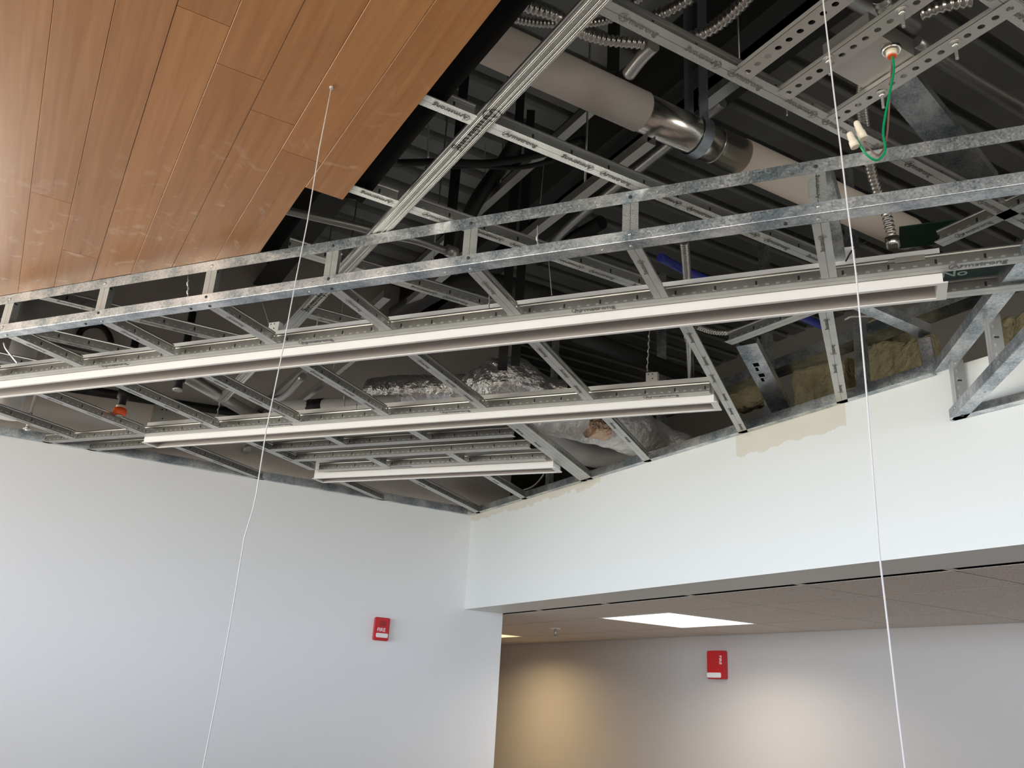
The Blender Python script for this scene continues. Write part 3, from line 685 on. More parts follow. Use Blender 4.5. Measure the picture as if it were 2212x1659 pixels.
# ------------------------------------------------------------------ perforated bars with the wiring plate
def perf_bar(y0, y1, x0, x1, label):
    """Flat bar with round holes (real openings)."""
    L = x1-x0; Wd = y1-y0; b = MB(); bm = b.bm; pitch = 0.0255; n = int(L/pitch)
    for i in range(n+1):
        xa = i*pitch; xb = min(L, xa+pitch)
        if xb - xa < pitch*0.98:
            b.box((xa, 0, 0), (xb, Wd, 0.0014)); continue
        cx, cy, r = (xa+xb)/2, Wd/2, 0.0062; m_ = 16; ring = []; outer = []
        for k in range(m_):
            a = 2*math.pi*k/m_ + math.pi/m_; c, s_ = math.cos(a), math.sin(a)
            q = min(pitch/2/abs(c), Wd/2/abs(s_)); ring.append((cx+r*c, cy+r*s_)); outer.append((cx+q*c, cy+q*s_))
        for z in (0, 0.0014):
            R = [bm.verts.new((*p_, z)) for p_ in ring]; O = [bm.verts.new((*p_, z)) for p_ in outer]
            for k in range(m_): bm.faces.new((R[k], R[(k+1) % m_], O[(k+1) % m_], O[k]))
            # corners
            for k in range(m_):
                a, c2 = outer[k], outer[(k+1) % m_]
                ax_ = abs(abs(a[0]-cx)-pitch/2) < 1e-6; bx_ = abs(abs(c2[0]-cx)-pitch/2) < 1e-6
                if ax_ != bx_:
                    cr = bm.verts.new((a[0] if ax_ else c2[0], c2[1] if ax_ else a[1], z)); bm.faces.new((O[k], O[(k+1) % m_], cr))
            if z: 
                for k in range(m_): bm.faces.new((Rl[k], Rl[(k+1) % m_], R[(k+1) % m_], R[k]))
            Rl = R
    b.box((0, 0, 0.0014), (L, 0.0012, 0.011)); b.box((0, Wd-0.0012, 0.0014), (L, Wd, 0.011))
    o = b.build('perforated_bar', M['plate'], None, W((x0, y0, ZU-0.001))); tag(o, label, 'perforated bar', 'perforated bars bridging the upper tees')
    return o
perf_bar(0.990, 1.028, -0.985, -0.60, 'left perforated steel bar, without any bolt, between the two upper tees')
perf_bar(1.098, 1.134, -0.985, -0.60, 'middle perforated steel bar, along the left side of the wiring plate')
perf_bar(1.235, 1.271, -0.985, -0.60, 'right perforated steel bar, under the right side of the wiring plate')
c = [Pz(1840, 120, ZU+0.014), Pz(1955, 50, ZU+0.014), Pz(2035, 100, ZU+0.014), Pz(1925, 170, ZU+0.014)]
t = empty('junction_box', (-0.845, 1.135, ZU+0.012)); tag(t, 'square steel junction box over the perforated bars with a green wire hanging out', 'junction box')
b = MB(); b.box((-0.048, -0.018, 0), (0.062, 0.112, 0.002)); b.box((-0.044, -0.014, 0.002), (0.058, 0.108, 0.045)); cp = b.build('cover_plate', M['plate'], t)
pk = Pz(1925, 106, ZU+0.012) - Vector((-0.845, 1.135, ZU+0.012))
b = MB(); b.tube([pk + Vector((0, 0, 0.0)), pk + Vector((0, 0, -0.006)), pk + Vector((0, 0, -0.008))], 0.017, 24, rf=lambda i: (0.0175, 0.0165, 0.013)[i]); b.build('locknut', M['silver'], cp)
b = MB(); b.tube([pk + Vector((0, 0, -0.006)), pk + Vector((0, 0, -0.016))], 0.0095, 20); b.build('bushing', M['ivory'], cp)
b = MB(); b.tube([pk + Vector((0, 0, -0.014)), pk + Vector((0, 0, -0.0175))], 0.0078, 18); b.build('insert', M['orange'], cp)
base = Vector((-0.845, 1.135, ZU+0.012)); K = base + pk
d0 = K.dot(FH)
def wp(px, py, dd=0.0): return Pd(px, py, d0 + dd)
gp = spline([K + Vector((0, 0, -0.010)), wp(1931, 150, -0.004), wp(1922, 200, -0.01), wp(1908, 280, -0.015), wp(1912, 325, -0.015), wp(1895, 346, -0.015), wp(1870, 332, -0.02), wp(1850, 300, -0.02)], 8)
free('wire', gp, 0.0021, M['green'], 'green insulated wire looping down from the junction box to two ivory connectors', 'wire', n=8)
bp_ = spline([K + Vector((0.002, 0, -0.010)), wp(1926, 150, 0.004), wp(1921, 230, 0.004), wp(1915, 300, 0.002), wp(1900, 334, 0.0), wp(1882, 325, 0.0), wp(1862, 300, -0.005)], 8)
free('wire', bp_, 0.0016, M['brown'], 'brown insulated wire hanging beside the green one', 'wire', n=8)
for (a, c2, lb) in (((1849, 263), (1866, 300), 'upper'), ((1834, 287), (1848, 318), 'lower')):
    A, B = wp(*a, -0.02), wp(*c2, -0.02)
    b = MB(); pts = [A + (B-A)*q for q in (0, 0.1, 0.55, 0.6, 1.0)]
    b.tube([q-A for q in pts], 0.006, 14, rf=lambda i: (0.0042, 0.0052, 0.0060, 0.0072, 0.0078)[i])
    tag(b.build('wire_connector', M['ivory'], None, W(A)), '%s ivory wire connector cap pointing up at the end of the green wire' % lb, 'wire connector', 'ivory wire connectors')
for (x, y, lb) in ((1790, 135, 'left of the box on the middle bar'), (1948, 30, 'right end of the middle bar near the top edge'), (1905, 208, 'on the right bar behind the green wire'), (2063, 100, 'on the right bar at the far right')):
    q = Pz(x, y-8, ZU)
    t = empty('bolt', q); tag(t, 'zinc bolt with washer hanging down, ' + lb, 'bolt', 'bolts through the perforated bars')
    b = MB(); b.disc((0, 0, -0.003), (0, 0, 1), 0.011, 0.0015); b.build('washer', M['rod'], t)
    b = MB(); b.disc((0, 0, -0.010), (0, 0, 1), 0.0062, 0.007, 6); b.build('nut', M['rod'], t)
    b = MB(); pts = [Vector((0, 0, -0.01-0.0011*i)) for i in range(24)]; b.tube(pts, 0.003, 10, rf=lambda i: 0.0032 if i % 2 else 0.0026); b.build('shank', M['rod'], t)

# ------------------------------------------------------------------ fire alarms
t = empty('fire_alarm', (XL, 1.826, 0.315), (0, 0, math.radians(90))); tag(t, 'small red fire alarm on the white left wall', 'fire alarm')
b = MB(); b.box((-0.041, -0.030, -0.059), (0.041, 0, 0.059)); bmesh.ops.bevel(b.bm, geom=b.bm.edges[:], offset=0.004, segments=2, affect='EDGES'); al = b.build('housing', M['red'], t)
b = MB(); b.box((-0.034, -0.037, -0.044), (0.034, -0.030, -0.022)); bmesh.ops.bevel(b.bm, geom=b.bm.edges[:], offset=0.003, segments=2, affect='EDGES'); b.build('strobe_lens', M['lens'], t)
b = MB()
for i in range(4): b.box((-0.018, -0.0308, 0.018+0.006*i), (0.018, -0.0300, 0.020+0.006*i))
b.build('sounder_slot', M['beam'], al)
FM = lambda x, y, z: Matrix(((1, 0, 0, x), (0, 0, -1, y), (0, 1, 0, z), (0, 0, 0, 1)))
M['white_ink'] = mat('white_printing', (0.9, 0.85, 0.84), 0.6)
lettering(al, 'FIRE', 0.026, 0, 0, 0, ma=M['white_ink'], mtx=FM(-0.029, -0.0306, -0.013))
t = empty('fire_alarm', (-4.342, YHB, 0.286)); tag(t, 'larger red fire alarm with a white strobe strip on the taupe corridor wall', 'fire alarm')
b = MB(); b.box((-0.072, -0.045, -0.085), (0.072, 0, 0.085)); bmesh.ops.bevel(b.bm, geom=b.bm.edges[:], offset=0.005, segments=2, affect='EDGES'); al = b.build('housing', M['red'], t)
b = MB(); b.box((-0.062, -0.056, -0.078), (0.062, -0.045, -0.048)); bmesh.ops.bevel(b.bm, geom=b.bm.edges[:], offset=0.004, segments=2, affect='EDGES'); b.build('strobe_lens', M['lens'], t)
lettering(al, 'FIRE', 0.030, 0, 0, 0, ma=M['white_ink'], mtx=Matrix(((0, 1, 0, 0.045), (0, 0, -1, -0.0456), (-1, 0, 0, 0.055), (0, 0, 0, 1))))

# ------------------------------------------------------------------ strings
pS = Pz(716, 188, ZW); dS = pS.dot(FH)
pts = [pS] + [Pd(x, y, dS) for x, y in ((690, 320), (664, 480), (640, 600), (610, 760), (575, 930), (553, 1070), (545, 1105), (528, 1160), (500, 1330), (470, 1500), (438, 1659), (405, 1850))]
s_ = free('string', pts, 0.0011, M['string'], 'thin white string hanging from the wood ceiling, kinked in front of the left wall', 'string', n=6)
b = MB(); b.disc((0, 0, -0.004), (0, 0, 1), 0.004, 0.004, 10); b.build('knot', M['string'], s_)
pr = Pz(1778, 0, ZU); dR = 1.02
pts = [Pd(1772, -60, dR)] + [Pd(x, y, dR) for x, y in ((1778, 0), (1800, 190), (1816, 320), (1830, 440), (1850, 600), (1872, 850), (1884, 1000), (1900, 1200), (1920, 1370), (1940, 1540), (1955, 1659), (1975, 1850))]
free('string', pts, 0.0012, M['string'], 'thin white string hanging in front of the header at the right', 'string', n=6)

# ------------------------------------------------------------------ services above the grid
# round wrapped duct along +y with a bare metal sleeve
xd, zd, rd = -1.64, 1.58, 0.057
def dp(px, py):       # nearest y on the duct axis plane
    return Px(px, py, xd).y
yA, yS0, yS1, yE = 0.1, dp(1385, 238), dp(1598, 340), dp(1962, 520)
t = empty('round_duct', (xd, 0.1, zd)); tag(t, 'beige wrapped round duct with a bare shiny sleeve, crossing the upper right', 'duct')
b = MB(); b.tube([Vector((0, 0, 0)), Vector((0, yS0-yA, 0))], rd, 48); b.build('wrap', M['duct'], t)
b = MB(); b.tube([Vector((0, yS0-yA, 0)), Vector((0, yS1-yA, 0))], rd*0.955, 48); b.build('sleeve', M['silver'], t)
ym = yS0 + (yS1-yS0)*0.72 - yA
b = MB(); b.tube([Vector((0, ym, 0)), Vector((0, ym+0.004, 0))], rd*0.975, 48); b.build('seam_bead', M['silver'], t)
b = MB(); b.tube([Vector((0, yS1-yA, 0)), Vector((0, yE-yA, 0)), Vector((0, yE-yA+0.02, 0))], rd, 48, rf=lambda i: (rd, rd, rd*0.9)[i]); b.build('wrap', M['duct'], t)
ys_ = yS0 + (yS1-yS0)*0.50
t = empty('duct_strap', (xd, ys_, zd)); tag(t, 'bluish steel hanger strap looped round the shiny duct sleeve', 'duct strap')
b = MB(); bm = b.bm; n = 40; rr = rd*1.0; vs = []
for k in range(n+1):
    a = math.radians(-225 + 270*k/n); vs.append([bm.verts.new((q*math.cos(a), y, q*math.sin(a))) for q, y in ((rr, 0), (rr, 0.035), (rr+0.003, 0.035), (rr+0.003, 0))])
for k in range(n):
    for i in range(4): bm.faces.new((vs[k][i], vs[k][(i+1) % 4], vs[k+1][(i+1) % 4], vs[k+1][i]))
b.build('band', M['strap'], t)
b = MB(); b.box((rr*0.7-0.01, 0, rr*0.7), (rr*0.7-0.007, 0.035, 0.66)); b.box((-rr*0.7+0.007, 0, rr*0.7), (-rr*0.7+0.01, 0.035, 0.66)); b.build('hanger', M['strap'], t)

# primed roof beams along x
def ibeam(y, z, h, wdt, label, x0=-4.5, x1=3.5):
    b = MB(); b.extr([(-wdt/2, 0), (wdt/2, 0), (wdt/2, 0.012), (0.006, 0.012), (0.006, h-0.012), (wdt/2, h-0.012), (wdt/2, h), (-wdt/2, h), (-wdt/2, h-0.012), (-0.006, h-0.012), (-0.006, 0.012), (-wdt/2, 0.012)], x1-x0)
    tag(b.build('roof_beam', M['beam'], None, W((x0, y, z))), label, 'beam', 'dark roof beams')
yb = Pz(1560, 150, 2.02).y; ibeam(yb, 2.02, 0.28, 0.15, 'dark roof beam crossing above the shiny duct sleeve')
yb = Pz(1170, 470, 2.02).y; ibeam(yb + 0.05, 2.02, 0.28, 0.15, 'dark roof beam further back, behind the round duct')
yb = Pz(1000, 160, 2.05).y; ibeam(yb-0.1, 2.05, 0.22, 0.12, 'dark roof beam nearest the wood ceiling edge')
# light struts along x
def strut(px, py, z, x0, x1, label, w=0.03):
    q = Pz(px, py, z); b = MB(); b.extr([(-w/2, 0), (w/2, 0), (w/2, 0.03), (w/2-0.002, 0.03), (w/2-0.002, 0.002), (-w/2+0.002, 0.002), (-w/2+0.002, 0.03), (-w/2, 0.03)], x1-x0)
    o = b.build('strut_channel', M['emt'], None, W((x0, q.y, z))); tag(o, label, 'strut channel', 'strut channels above the grid')
    b = MB(); b.tube([Vector(((x1-x0)*0.55, 0, 0.002)), Vector(((x1-x0)*0.55, 0, 2.31-z))], 0.0035, 8); b.build('hanger_rod', M['emt'], o)
q = Pz(1310, 215, 1.74); q2 = Pz(870, 590, 1.74); strut(1280, 240, 1.74, q2.x, q.x, 'strut channel passing below the round duct toward the soffit')
q = Pz(1410, 312, 1.42); q2 = Pz(1120, 530, 1.42); strut(1405, 312, 1.42, q2.x, q.x, 'strut channel with a cut end left of the shiny sleeve')
q = Pz(1690, 130, 1.75); q2 = Pz(1500, 225, 1.75); strut(1570, 195, 1.75, q2.x, q.x, 'strut channel above the shiny sleeve, behind an upper tee', 0.04)
q = Pz(820, 640, 1.35); q2 = Pz(500, 900, 1.35); strut(700, 765, 1.35, q2.x, q.x, 'strut channel glimpsed under the long light left of the foil duct')
q = Pz(1000, 560, 1.5); q2 = Pz(860, 690, 1.5); strut(945, 610, 1.5, q2.x, q.x, 'strut channel stub seen between the soffit and the long light')
q = Pz(800, 745, 1.28); q2 = Pz(640, 885, 1.28); strut(720, 815, 1.28, q2.x, q.x, 'thin strut channel behind the left string under the long light', 0.02)
# conduits
def conduit(px_pts, z, r, label, zs=None):
    pts = [Pz(x, y, (zs[i] if zs else z)) for i, (x, y) in enumerate(px_pts)]
    pts = resample(spline(pts, 14), r*0.22)
    o0 = pts[0]; per = 4
    b = MB(); b.tube([p_-o0 for p_ in pts], r, 14, rf=lambda i: r*(1.0 if (i % per) < per/2 else 0.80))
    return tag(b.build('flexible_conduit', M['conduit'], None, W(o0)), label, 'flexible conduit', 'ribbed flexible steel conduits')
conduit([(1050, -30), (1120, 8), (1200, 35), (1236, 62), (1300, 85), (1395, 95)], 1.42, 0.0135, 'thick ribbed conduit curving from the top edge behind the long ribbed tee')
conduit([(1060, 22), (1130, 45), (1200, 52), (1290, 48), (1340, 30), (1400, -20)], 1.50, 0.0105, 'thinner ribbed conduit just under the thick one at the top')
conduit([(1470, 90), (1540, 60), (1600, 10), (1640, -40)], 1.60, 0.017, 'ribbed conduit sloping up to the top edge above the shiny sleeve')
conduit([(1380, 45), (1440, 25), (1500, -10)], 1.9, 0.02, 'dark ribbed conduit high at the top edge')
conduit([(1885, 140), (1866, 180), (1862, 230), (1870, 290), (1880, 360), (1898, 420), (1914, 460), (1926, 510)], 1.3, 0.0125, 'ribbed conduit dropping from the junction box behind the soffit to the long light', zs=[1.22, 1.25, 1.27, 1.27, 1.24, 1.2, 1.17, 1.12])
p = Pz(1930, 532, 1.10)
free('conduit_connector', [Pz(1926, 512, 1.12), Pz(1930, 535, 1.10)], 0.0165, M['silver'], 'round steel connector where the dropping conduit meets the long light', 'connector', n=16)
conduit([(1990, 30), (2040, 12), (2100, 0)], 1.5, 0.016, 'ribbed conduit at the top right corner')
conduit([(1900, -10), (1915, 20), (1925, 50)], 1.45, 0.020, 'dark ribbed conduit above the junction box')
conduit([(1478, 520), (1484, 600), (1487, 700), (1490, 760), (1493, 830)], 1.30, 0.014, 'upright ribbed conduit seen left of the cross tee under the long light')
conduit([(1505, 705), (1540, 716), (1575, 718), (1600, 712)], 1.25, 0.011, 'ribbed conduit running sideways under the long light')
conduit([(1075, 1030), (1085, 1048), (1115, 1060), (1150, 1052), (1172, 1030), (1182, 1010)], 1.12, 0.008, 'thin conduit curled in an arc above the room corner')
conduit([(1172, 925), (1178, 945), (1180, 960)], 1.25, 0.014, 'short ribbed conduit beside the white duct end')
# rigid pipes
def pipe(pp, z, r, ma, label, cat='pipe', zs=None, name='conduit_pipe', g=None, n=16):
    pts = [Pz(x, y, (zs[i] if zs else z)) for i, (x, y) in enumerate(pp)]
    return free(name, spline(pts, 8) if len(pts) > 2 else pts, r, ma, label, cat, g, n=n)
pipe([(560, 440), (632, 458), (760, 487), (842, 508), (900, 520), (965, 543)], 1.36, 0.013, M['emt'], 'long bent conduit pipe seen through the soffit frame right of the wood')
pipe([(965, 540), (985, 548)], 1.36, 0.020, M['plate'], 'pipe coupling at the end of the bent conduit in the soffit opening', 'coupling', name='coupling')
pipe([(655, 812), (620, 850), (596, 862), (560, 862)], 1.2, 0.015, M['emt'], 'bent conduit pipe beside the left string under the long light')
pipe([(1358, 160), (1385, 125), (1412, 98)], 1.45, 0.017, M['plate'], 'short threaded pipe fitting between the ribbed conduit and the round duct', 'pipe fitting', name='pipe_fitting')
pipe([(1128, 285), (1085, 355), (1032, 430), (1000, 500), (975, 590)], 1.7, 0.028, M['black'], 'black sprinkler pipe slanting down behind the ribbed main tee', name='sprinkler_pipe', zs=[1.95, 1.85, 1.72, 1.62, 1.5])
pipe([(1300, 480), (1160, 560)], 1.9, 0.03, M['black'], 'black sprinkler pipe behind the soffit', name='sprinkler_pipe')
pipe([(855, 700-20), (1000, 610), (1180, 640), (1300, 700)], 1.6, 0.04, M['beam'], 'fat dark pipe lying behind the long light', name='dark_pipe', zs=[1.5, 1.55, 1.6, 1.65])
pipe([(1240, 720), (1480, 810), (1600, 850)], 1.45, 0.035, M['beam'], 'fat dark pipe sloping down under the long light toward the header', name='dark_pipe')
pipe([(860, 352), (960, 350), (1060, 352), (1180, 330), (1260, 300)], 1.6, 0.012, M['black'], 'bundle of black cables crossing behind the ribbed main tee', 'cable', name='cable_bundle', n=10)
pipe([(920, 365), (1020, 358), (1120, 362), (1200, 345)], 1.6, 0.008, M['black'], 'thin black cable under the cable bundle behind the ribbed tee', 'cable', name='cable', n=8)
pipe([(1425, 555), (1480, 585), (1540, 610), (1600, 640)], 1.35, 0.014, M['blue'], 'blue cable bundle seen under the right part of the soffit', 'cable', name='cable_bundle', n=10)
pipe([(1700, 672), (1745, 690), (1795, 712)], 1.2, 0.013, M['blue'], 'blue cable bundle under the right end of the long light', 'cable', name='cable_bundle', n=10)
pipe([(1560, 220), (1240, 480), (1170, 560)], 1.9, 0.02, M['emt'], 'grey pipe high up behind the round duct', name='conduit_pipe')
pipe([(1980, 90), (2100, 170), (2212, 235)], 1.7, 0.016, M['emt'], 'grey pipe sloping to the right edge behind the perforated bars', name='conduit_pipe')
pipe([(1830, -5), (1880, 22), (1930, 30), (1980, 60)], 1.8, 0.02, M['emt'], 'grey pipe at the top edge behind the junction box', name='conduit_pipe')
pipe([(1825, 690), (1850, 683), (1945, 685), (1990, 690)], 1.2, 0.004, M['wire'], 'stiff white cable crossing in front of the yellow insulation', 'cable', name='cable', n=6)
pipe([(600, 882), (860, 868)], 1.22, 0.032, M['duct_white'], 'pale pipe glimpsed above the middle light left of the foil duct', name='insulated_pipe')
pipe([(668, 879), (700, 877)], 1.22, 0.036, M['black'], 'black coupling on the pale pipe above the middle light', 'coupling', name='coupling')
pipe([(380, 800), (560, 905)], 1.3, 0.03, M['plate'], 'light grey pipe behind the second sprinkler at the left', name='insulated_pipe')
# steel brace with slots: broad stud leaning at the header
def brace(a, c2, za, zb, w, label, d=0.03, slots=False):
    A, B = Pz(*a, za), Pz(*c2, zb); d_ = (B-A); L = d_.length; x = d_.normalized(); y = x.cross(Vector((0, 0, 1))).normalized(); z = x.cross(y)
    b = MB(); b.extr([(-w/2, 0), (w/2, 0), (w/2, d), (w/2-0.0015, d), (w/2-0.0015, 0.0015), (-w/2+0.0015, 0.0015), (-w/2+0.0015, d), (-w/2, d)], L)
    o = b.build('brace_stud', M['galv'], None); m_ = Matrix((x, y, z)).transposed().to_4x4()
    if z.z < 0: m_ = Matrix((x, -y, -z)).transposed().to_4x4()
    m_.translation = W(A); o.matrix_world = m_; tag(o, label, 'stud', 'galvanised studs above the ceiling')
    if slots:
        for i, q in enumerate((0.10, 0.125, 0.16, 0.185)):
            b = MB(); b.box((q, -0.008 + 0.01*(i % 2), -0.0008), (q+0.018, 0.012, 0.0005)); b.build('slot', M['felt'], o)
    return o
brace((1612, 745), (1700, 912), 1.22, 1.06, 0.075, 'broad slotted stud leaning down to the header under the loose tee', slots=True)
brace((1900, 130), (2120, 400), 1.75, 1.6, 0.10, 'broad grey stud rising behind the wires at the upper right')
brace((1790, 478), (1812, 598), 1.075, 1.06, 0.045, 'upright grey stud joining the soffit to the long light near its right end', d=0.03)
brace((1770, 360), (1800, 470), 1.14, 1.05, 0.04, 'knurled stud behind the right string between the two soffit tracks')
brace((1850, 660), (2000, 725), 1.16, 1.12, 0.045, 'grey stud below the right end of the long light pointing to the corner joint')
brace((1995, 730), (2012, 805), 1.10, 1.02, 0.035, 'short upright stud at the corner joint above the header')
# header framing beyond the opening
def hbar(xa, xb, y, z, h, dpt, label):
    b = MB(); b.extr([(0, 0), (dpt, 0), (dpt, 0.0015), (0.0015, 0.0015), (0.0015, h), (0, h)], xb-xa)
    tag(b.build('wall_track', M['galv'], None, W((xa, y, z))), label, 'metal track', 'tracks above the header')
a_ = Py(1540, 812, 2.62); b_ = Py(2000, 722, 2.62)
hbar(a_.x-0.6, b_.x+0.3, 2.62, (a_.z+b_.z)/2, 0.045, 0.09, 'horizontal galvanised track above the header in front of the insulation')
for i, px in enumerate((1185, 1420, 1655, 1862)):
    q = Py(px, 900, 2.52)
    b = MB(); b.extr([(-0.018, 0), (0.018, 0), (0.018, 0.03), (0.0165, 0.03), (0.0165, 0.0015), (-0.0165, 0.0015), (-0.0165, 0.03), (-0.018, 0.03)], 1.25)
    o = b.build('wall_stud', M['galv'], None); o.matrix_world = Matrix.Translation(W((q.x, 2.53, 0.80))) @ Matrix(((0, 1, 0, 0), (0, 0, 1, 0), (1, 0, 0, 0), (0, 0, 0, 1)))
    tag(o, '%s upright wall stud seen above the header, from the room corner' % ORD[i], 'stud', 'wall studs above the header')
def batt(x0, y0, x1, y1, y, dep, label):
    A = Py(x0, y1, y); B = Py(x1, y0, y); b = MB(); bm = b.bm; n = 26; m_ = 12
    zb0, zb1 = Py(x0, y1, y).z, Py(x1, y1, y).z; zt0, zt1 = Py(x0, y0, y).z, Py(x1, y0, y).z
    zb0 = zb1 = min(zb0, zb1); zt = max(zt0, zt1); xa, xb = Py(x0, (y0+y1)/2, y).x, Py(x1, (y0+y1)/2, y).x
    g = []
    for i in range(n+1):
        r_ = []
        for k in range(24):
            a = 2*math.pi*k/24; cc = math.cos(a); ss = math.sin(a)
            e = 0.45; sy = abs(cc)**e*(1 if cc > 0 else -1); sz = abs(ss)**e*(1 if ss > 0 else -1)
            x = xa + (xb-xa)*i/n; p_ = Vector((x, y + dep/2 + sy*dep/2, (zb0+zt)/2 + sz*(zt-zb0)/2))
            nn = noise.noise(p_*9)*0.022 + noise.noise(p_*28)*0.010; p_ += Vector((0, sy, sz))*nn
            r_.append(bm.verts.new(W(p_)))
        g.append(r_)
    for i in range(n):
        for k in range(24): bm.faces.new((g[i][k], g[i][(k+1) % 24], g[i+1][(k+1) % 24], g[i+1][k])).smooth = True
    bm.faces.new(g[0][::-1]); bm.faces.new(g[-1])
    tag(b.build('insulation_batt', M['batt']), label, 'insulation', 'yellow fibreglass batts above the header')
batt(1572, 815, 1640, 862, 2.70, 0.12, 'yellow insulation batt left of the broad slotted stud')
batt(1712, 800, 1822, 868, 2.70, 0.12, 'yellow insulation batt right of the broad slotted stud')
batt(1850, 760, 1990, 830, 2.70, 0.12, 'yellow insulation batt above the header near the bulkhead')
batt(1875, 685, 1925, 745, 2.85, 0.12, 'yellow insulation tuft higher up behind the long light end')
batt(2150, 690, 2230, 745, 2.85, 0.12, 'yellow insulation batt behind the bulkhead studs at the right edge')

# foil-jacketed ducts: crumpled tubes
def foil(pts, rfun, ma, label, amp=0.02, name='foil_duct', n=48, per=0.012, cat='duct'):
    pts = resample(spline(pts, 12), per); o0 = pts[0]; N = len(pts)
    b = MB(); rings = b.tube([p_-o0 for p_ in pts], 0.1, n, rf=lambda i: rfun(i/(N-1)))
    for i, rg in enumerate(rings):
        for v in rg:
            p_ = v.co + o0; c = pts[i]-o0; d_ = (v.co-c); q = noise.noise(p_*11)*1.0 + 0.6*noise.noise(Vector((p_.x*28, p_.y*28, p_.z*28))) - 0.7*abs(noise.noise(p_*19))
            v.co = c + d_*(1 + amp*q/max(0.03, d_.length))
    for f in b.bm.faces: f.smooth = False if ma is M['foil'] else True
    o = b.build(name, ma, None, W(o0)); return tag(o, label, cat, 'insulated flexible ducts')
zf = 1.30
fd = foil([Pz(800, 850, zf), Pz(900, 842, zf), Pz(1010, 836, zf)], lambda t: 0.075*(0.8 + 0.2*math.sin(math.pi*min(1, t*1.3+0.15))), M['foil'], 'shiny foil duct with printed R-value under the long light', amp=0.006)
foil([Pz(1005, 845, 1.28), Pz(1060, 828, 1.30), Pz(1110, 822, 1.30), Pz(1165, 838, 1.28), Pz(1225, 852, 1.26)], lambda t: 0.058 + 0.045*math.sin(math.pi*min(1, t*1.15)), M['foil'], 'crumpled shiny foil bundle at the middle, right of the printed duct', amp=0.014)
foil([Pz(1120, 905, 1.20), Pz(1200, 912, 1.19), Pz(1290, 915, 1.18), Pz(1360, 930, 1.16), Pz(1430, 955, 1.14), Pz(1490, 962, 1.12)], lambda t: 0.045 + 0.060*math.sin(math.pi*min(1, t*1.0)**1.4), M['foil_soft'], 'dull silver foil duct crumpled above the header right of the short light', amp=0.009)
foil([Pz(1272, 916, 1.15), Pz(1290, 920, 1.15), Pz(1318, 926, 1.15)], lambda t: 0.062, M['copper'], 'copper-toned foil tape wrap on the dull foil duct', amp=0.006, name='foil_tape', cat='tape')
foil([Pz(1188, 915, 1.22), Pz(1196, 945, 1.17), Pz(1230, 968, 1.14), Pz(1290, 985, 1.12), Pz(1350, 990, 1.11), Pz(1420, 985, 1.11)], lambda t: 0.058, M['duct_white'], 'smooth white flexible duct elbow under the dull foil duct', amp=0.001, name='white_duct')
# printed value on the duct
p = Pz(850, 838, zf); d_ = (Pz(900, 842, zf) - Pz(800, 850, zf)).normalized(); nr = (-p).normalized(); yv = nr.cross(d_).normalized(); nr = d_.cross(yv)
mt_ = Matrix((d_, yv, nr)).transposed().to_4x4(); q = p + nr*0.106 - yv*0.004 - d_*0.05 - fd.location + Vector((0, 0, CZ)); mt_.translation = q
lettering(fd, 'R-6.0', 0.042, 0, 0, 0, mtx=mt_, ma=M['ink'])

# left side things
p = Px(66, 700, -4.25)
b = MB(); b.tube([Vector((0, 0, -0.1)), Vector((0, 0, 0.55))], 0.056, 32); tag(b.build('white_pipe', M['duct_white'], None, W((p.x, p.y, 1.12))), 'upright white pipe behind the left end of the soffit', 'pipe')
b = MB(); b.tube([Vector((0, 0, -0.1)), Vector((0, 0, 0.0)), Vector((0, 0, 0.006))], 0.004, 10)
b.bm.free()
def sprinkler(px, py, z, label, cap):
    q = Pz(px, py, z); t = empty('sprinkler', q); tag(t, label, 'sprinkler')
    b = MB(); b.tube([Vector((0, 0, 0.07)), Vector((0, 0, 0.03)), Vector((0, 0, 0.028)), Vector((0, 0, 0.0))], 0.02, 20, rf=lambda i: (0.024, 0.024, 0.017, 0.017)[i]); b.build('fitting', M['black'], t)
    b = MB(); b.tube([Vector((0, 0, 0.07)), Vector((0, 0, 0.35))], 0.016, 16); b.build('drop_pipe', M['black'], t)
    b = MB(); b.disc((0, 0, -0.012), (0, 0, 1), 0.02, 0.012, 20); b.build('collar', M['ivory'] if cap else M['rod'], t)
    if cap:
        b = MB(); b.tube([Vector((0, 0, -0.012)), Vector((0, 0, -0.018)), Vector((0, 0, -0.038)), Vector((0, 0, -0.042))], 0.026, 24, rf=lambda i: (0.022, 0.027, 0.027, 0.022)[i]); b.build('cap', M['orange'], t)
        b = MB(); b.disc((0, 0, -0.048), (0, 0, 1), 0.014, 0.006, 16); b.build('deflector', M['rod'], t)
    return t
sprinkler(262, 876, 1.075, 'sprinkler with a bright orange protective cap hanging at the left', True)
sprinkler(384, 838, 1.15, 'black sprinkler fitting behind the second tee right of the orange cap', False)
p = Px(535, 968, XL+0.06); t = empty('wall_sprinkler', p); tag(t, 'small dark sprinkler stub on the wall beyond the middle light', 'sprinkler')
b = MB(); b.tube([Vector((-0.055, 0, 0)), Vector((0, 0, 0)), Vector((0.004, 0, 0)), Vector((0.03, 0, -0.01))], 0.018, 16, rf=lambda i: (0.02, 0.02, 0.014, 0.014)[i]); b.build('stub', M['emt'], t)
# junction box on the left wall behind the tees
p = Px(352, 900, XL+0.03); t = empty('wall_box', p); tag(t, 'beige metal box with two holes on the left wall behind the cross tees', 'electrical box')
b = MB(); b.box((-0.028, -0.05, -0.055), (0.0, 0.05, 0.055)); b.build('housing', M['plate'], t)
for y, z in ((-0.01, 0.035), (0.01, 0.037), (0.0, -0.01)):
    b = MB(); b.disc((0.0, y, z), (1, 0, 0), 0.004, 0.001, 10); b.build('hole', M['beam'], t)
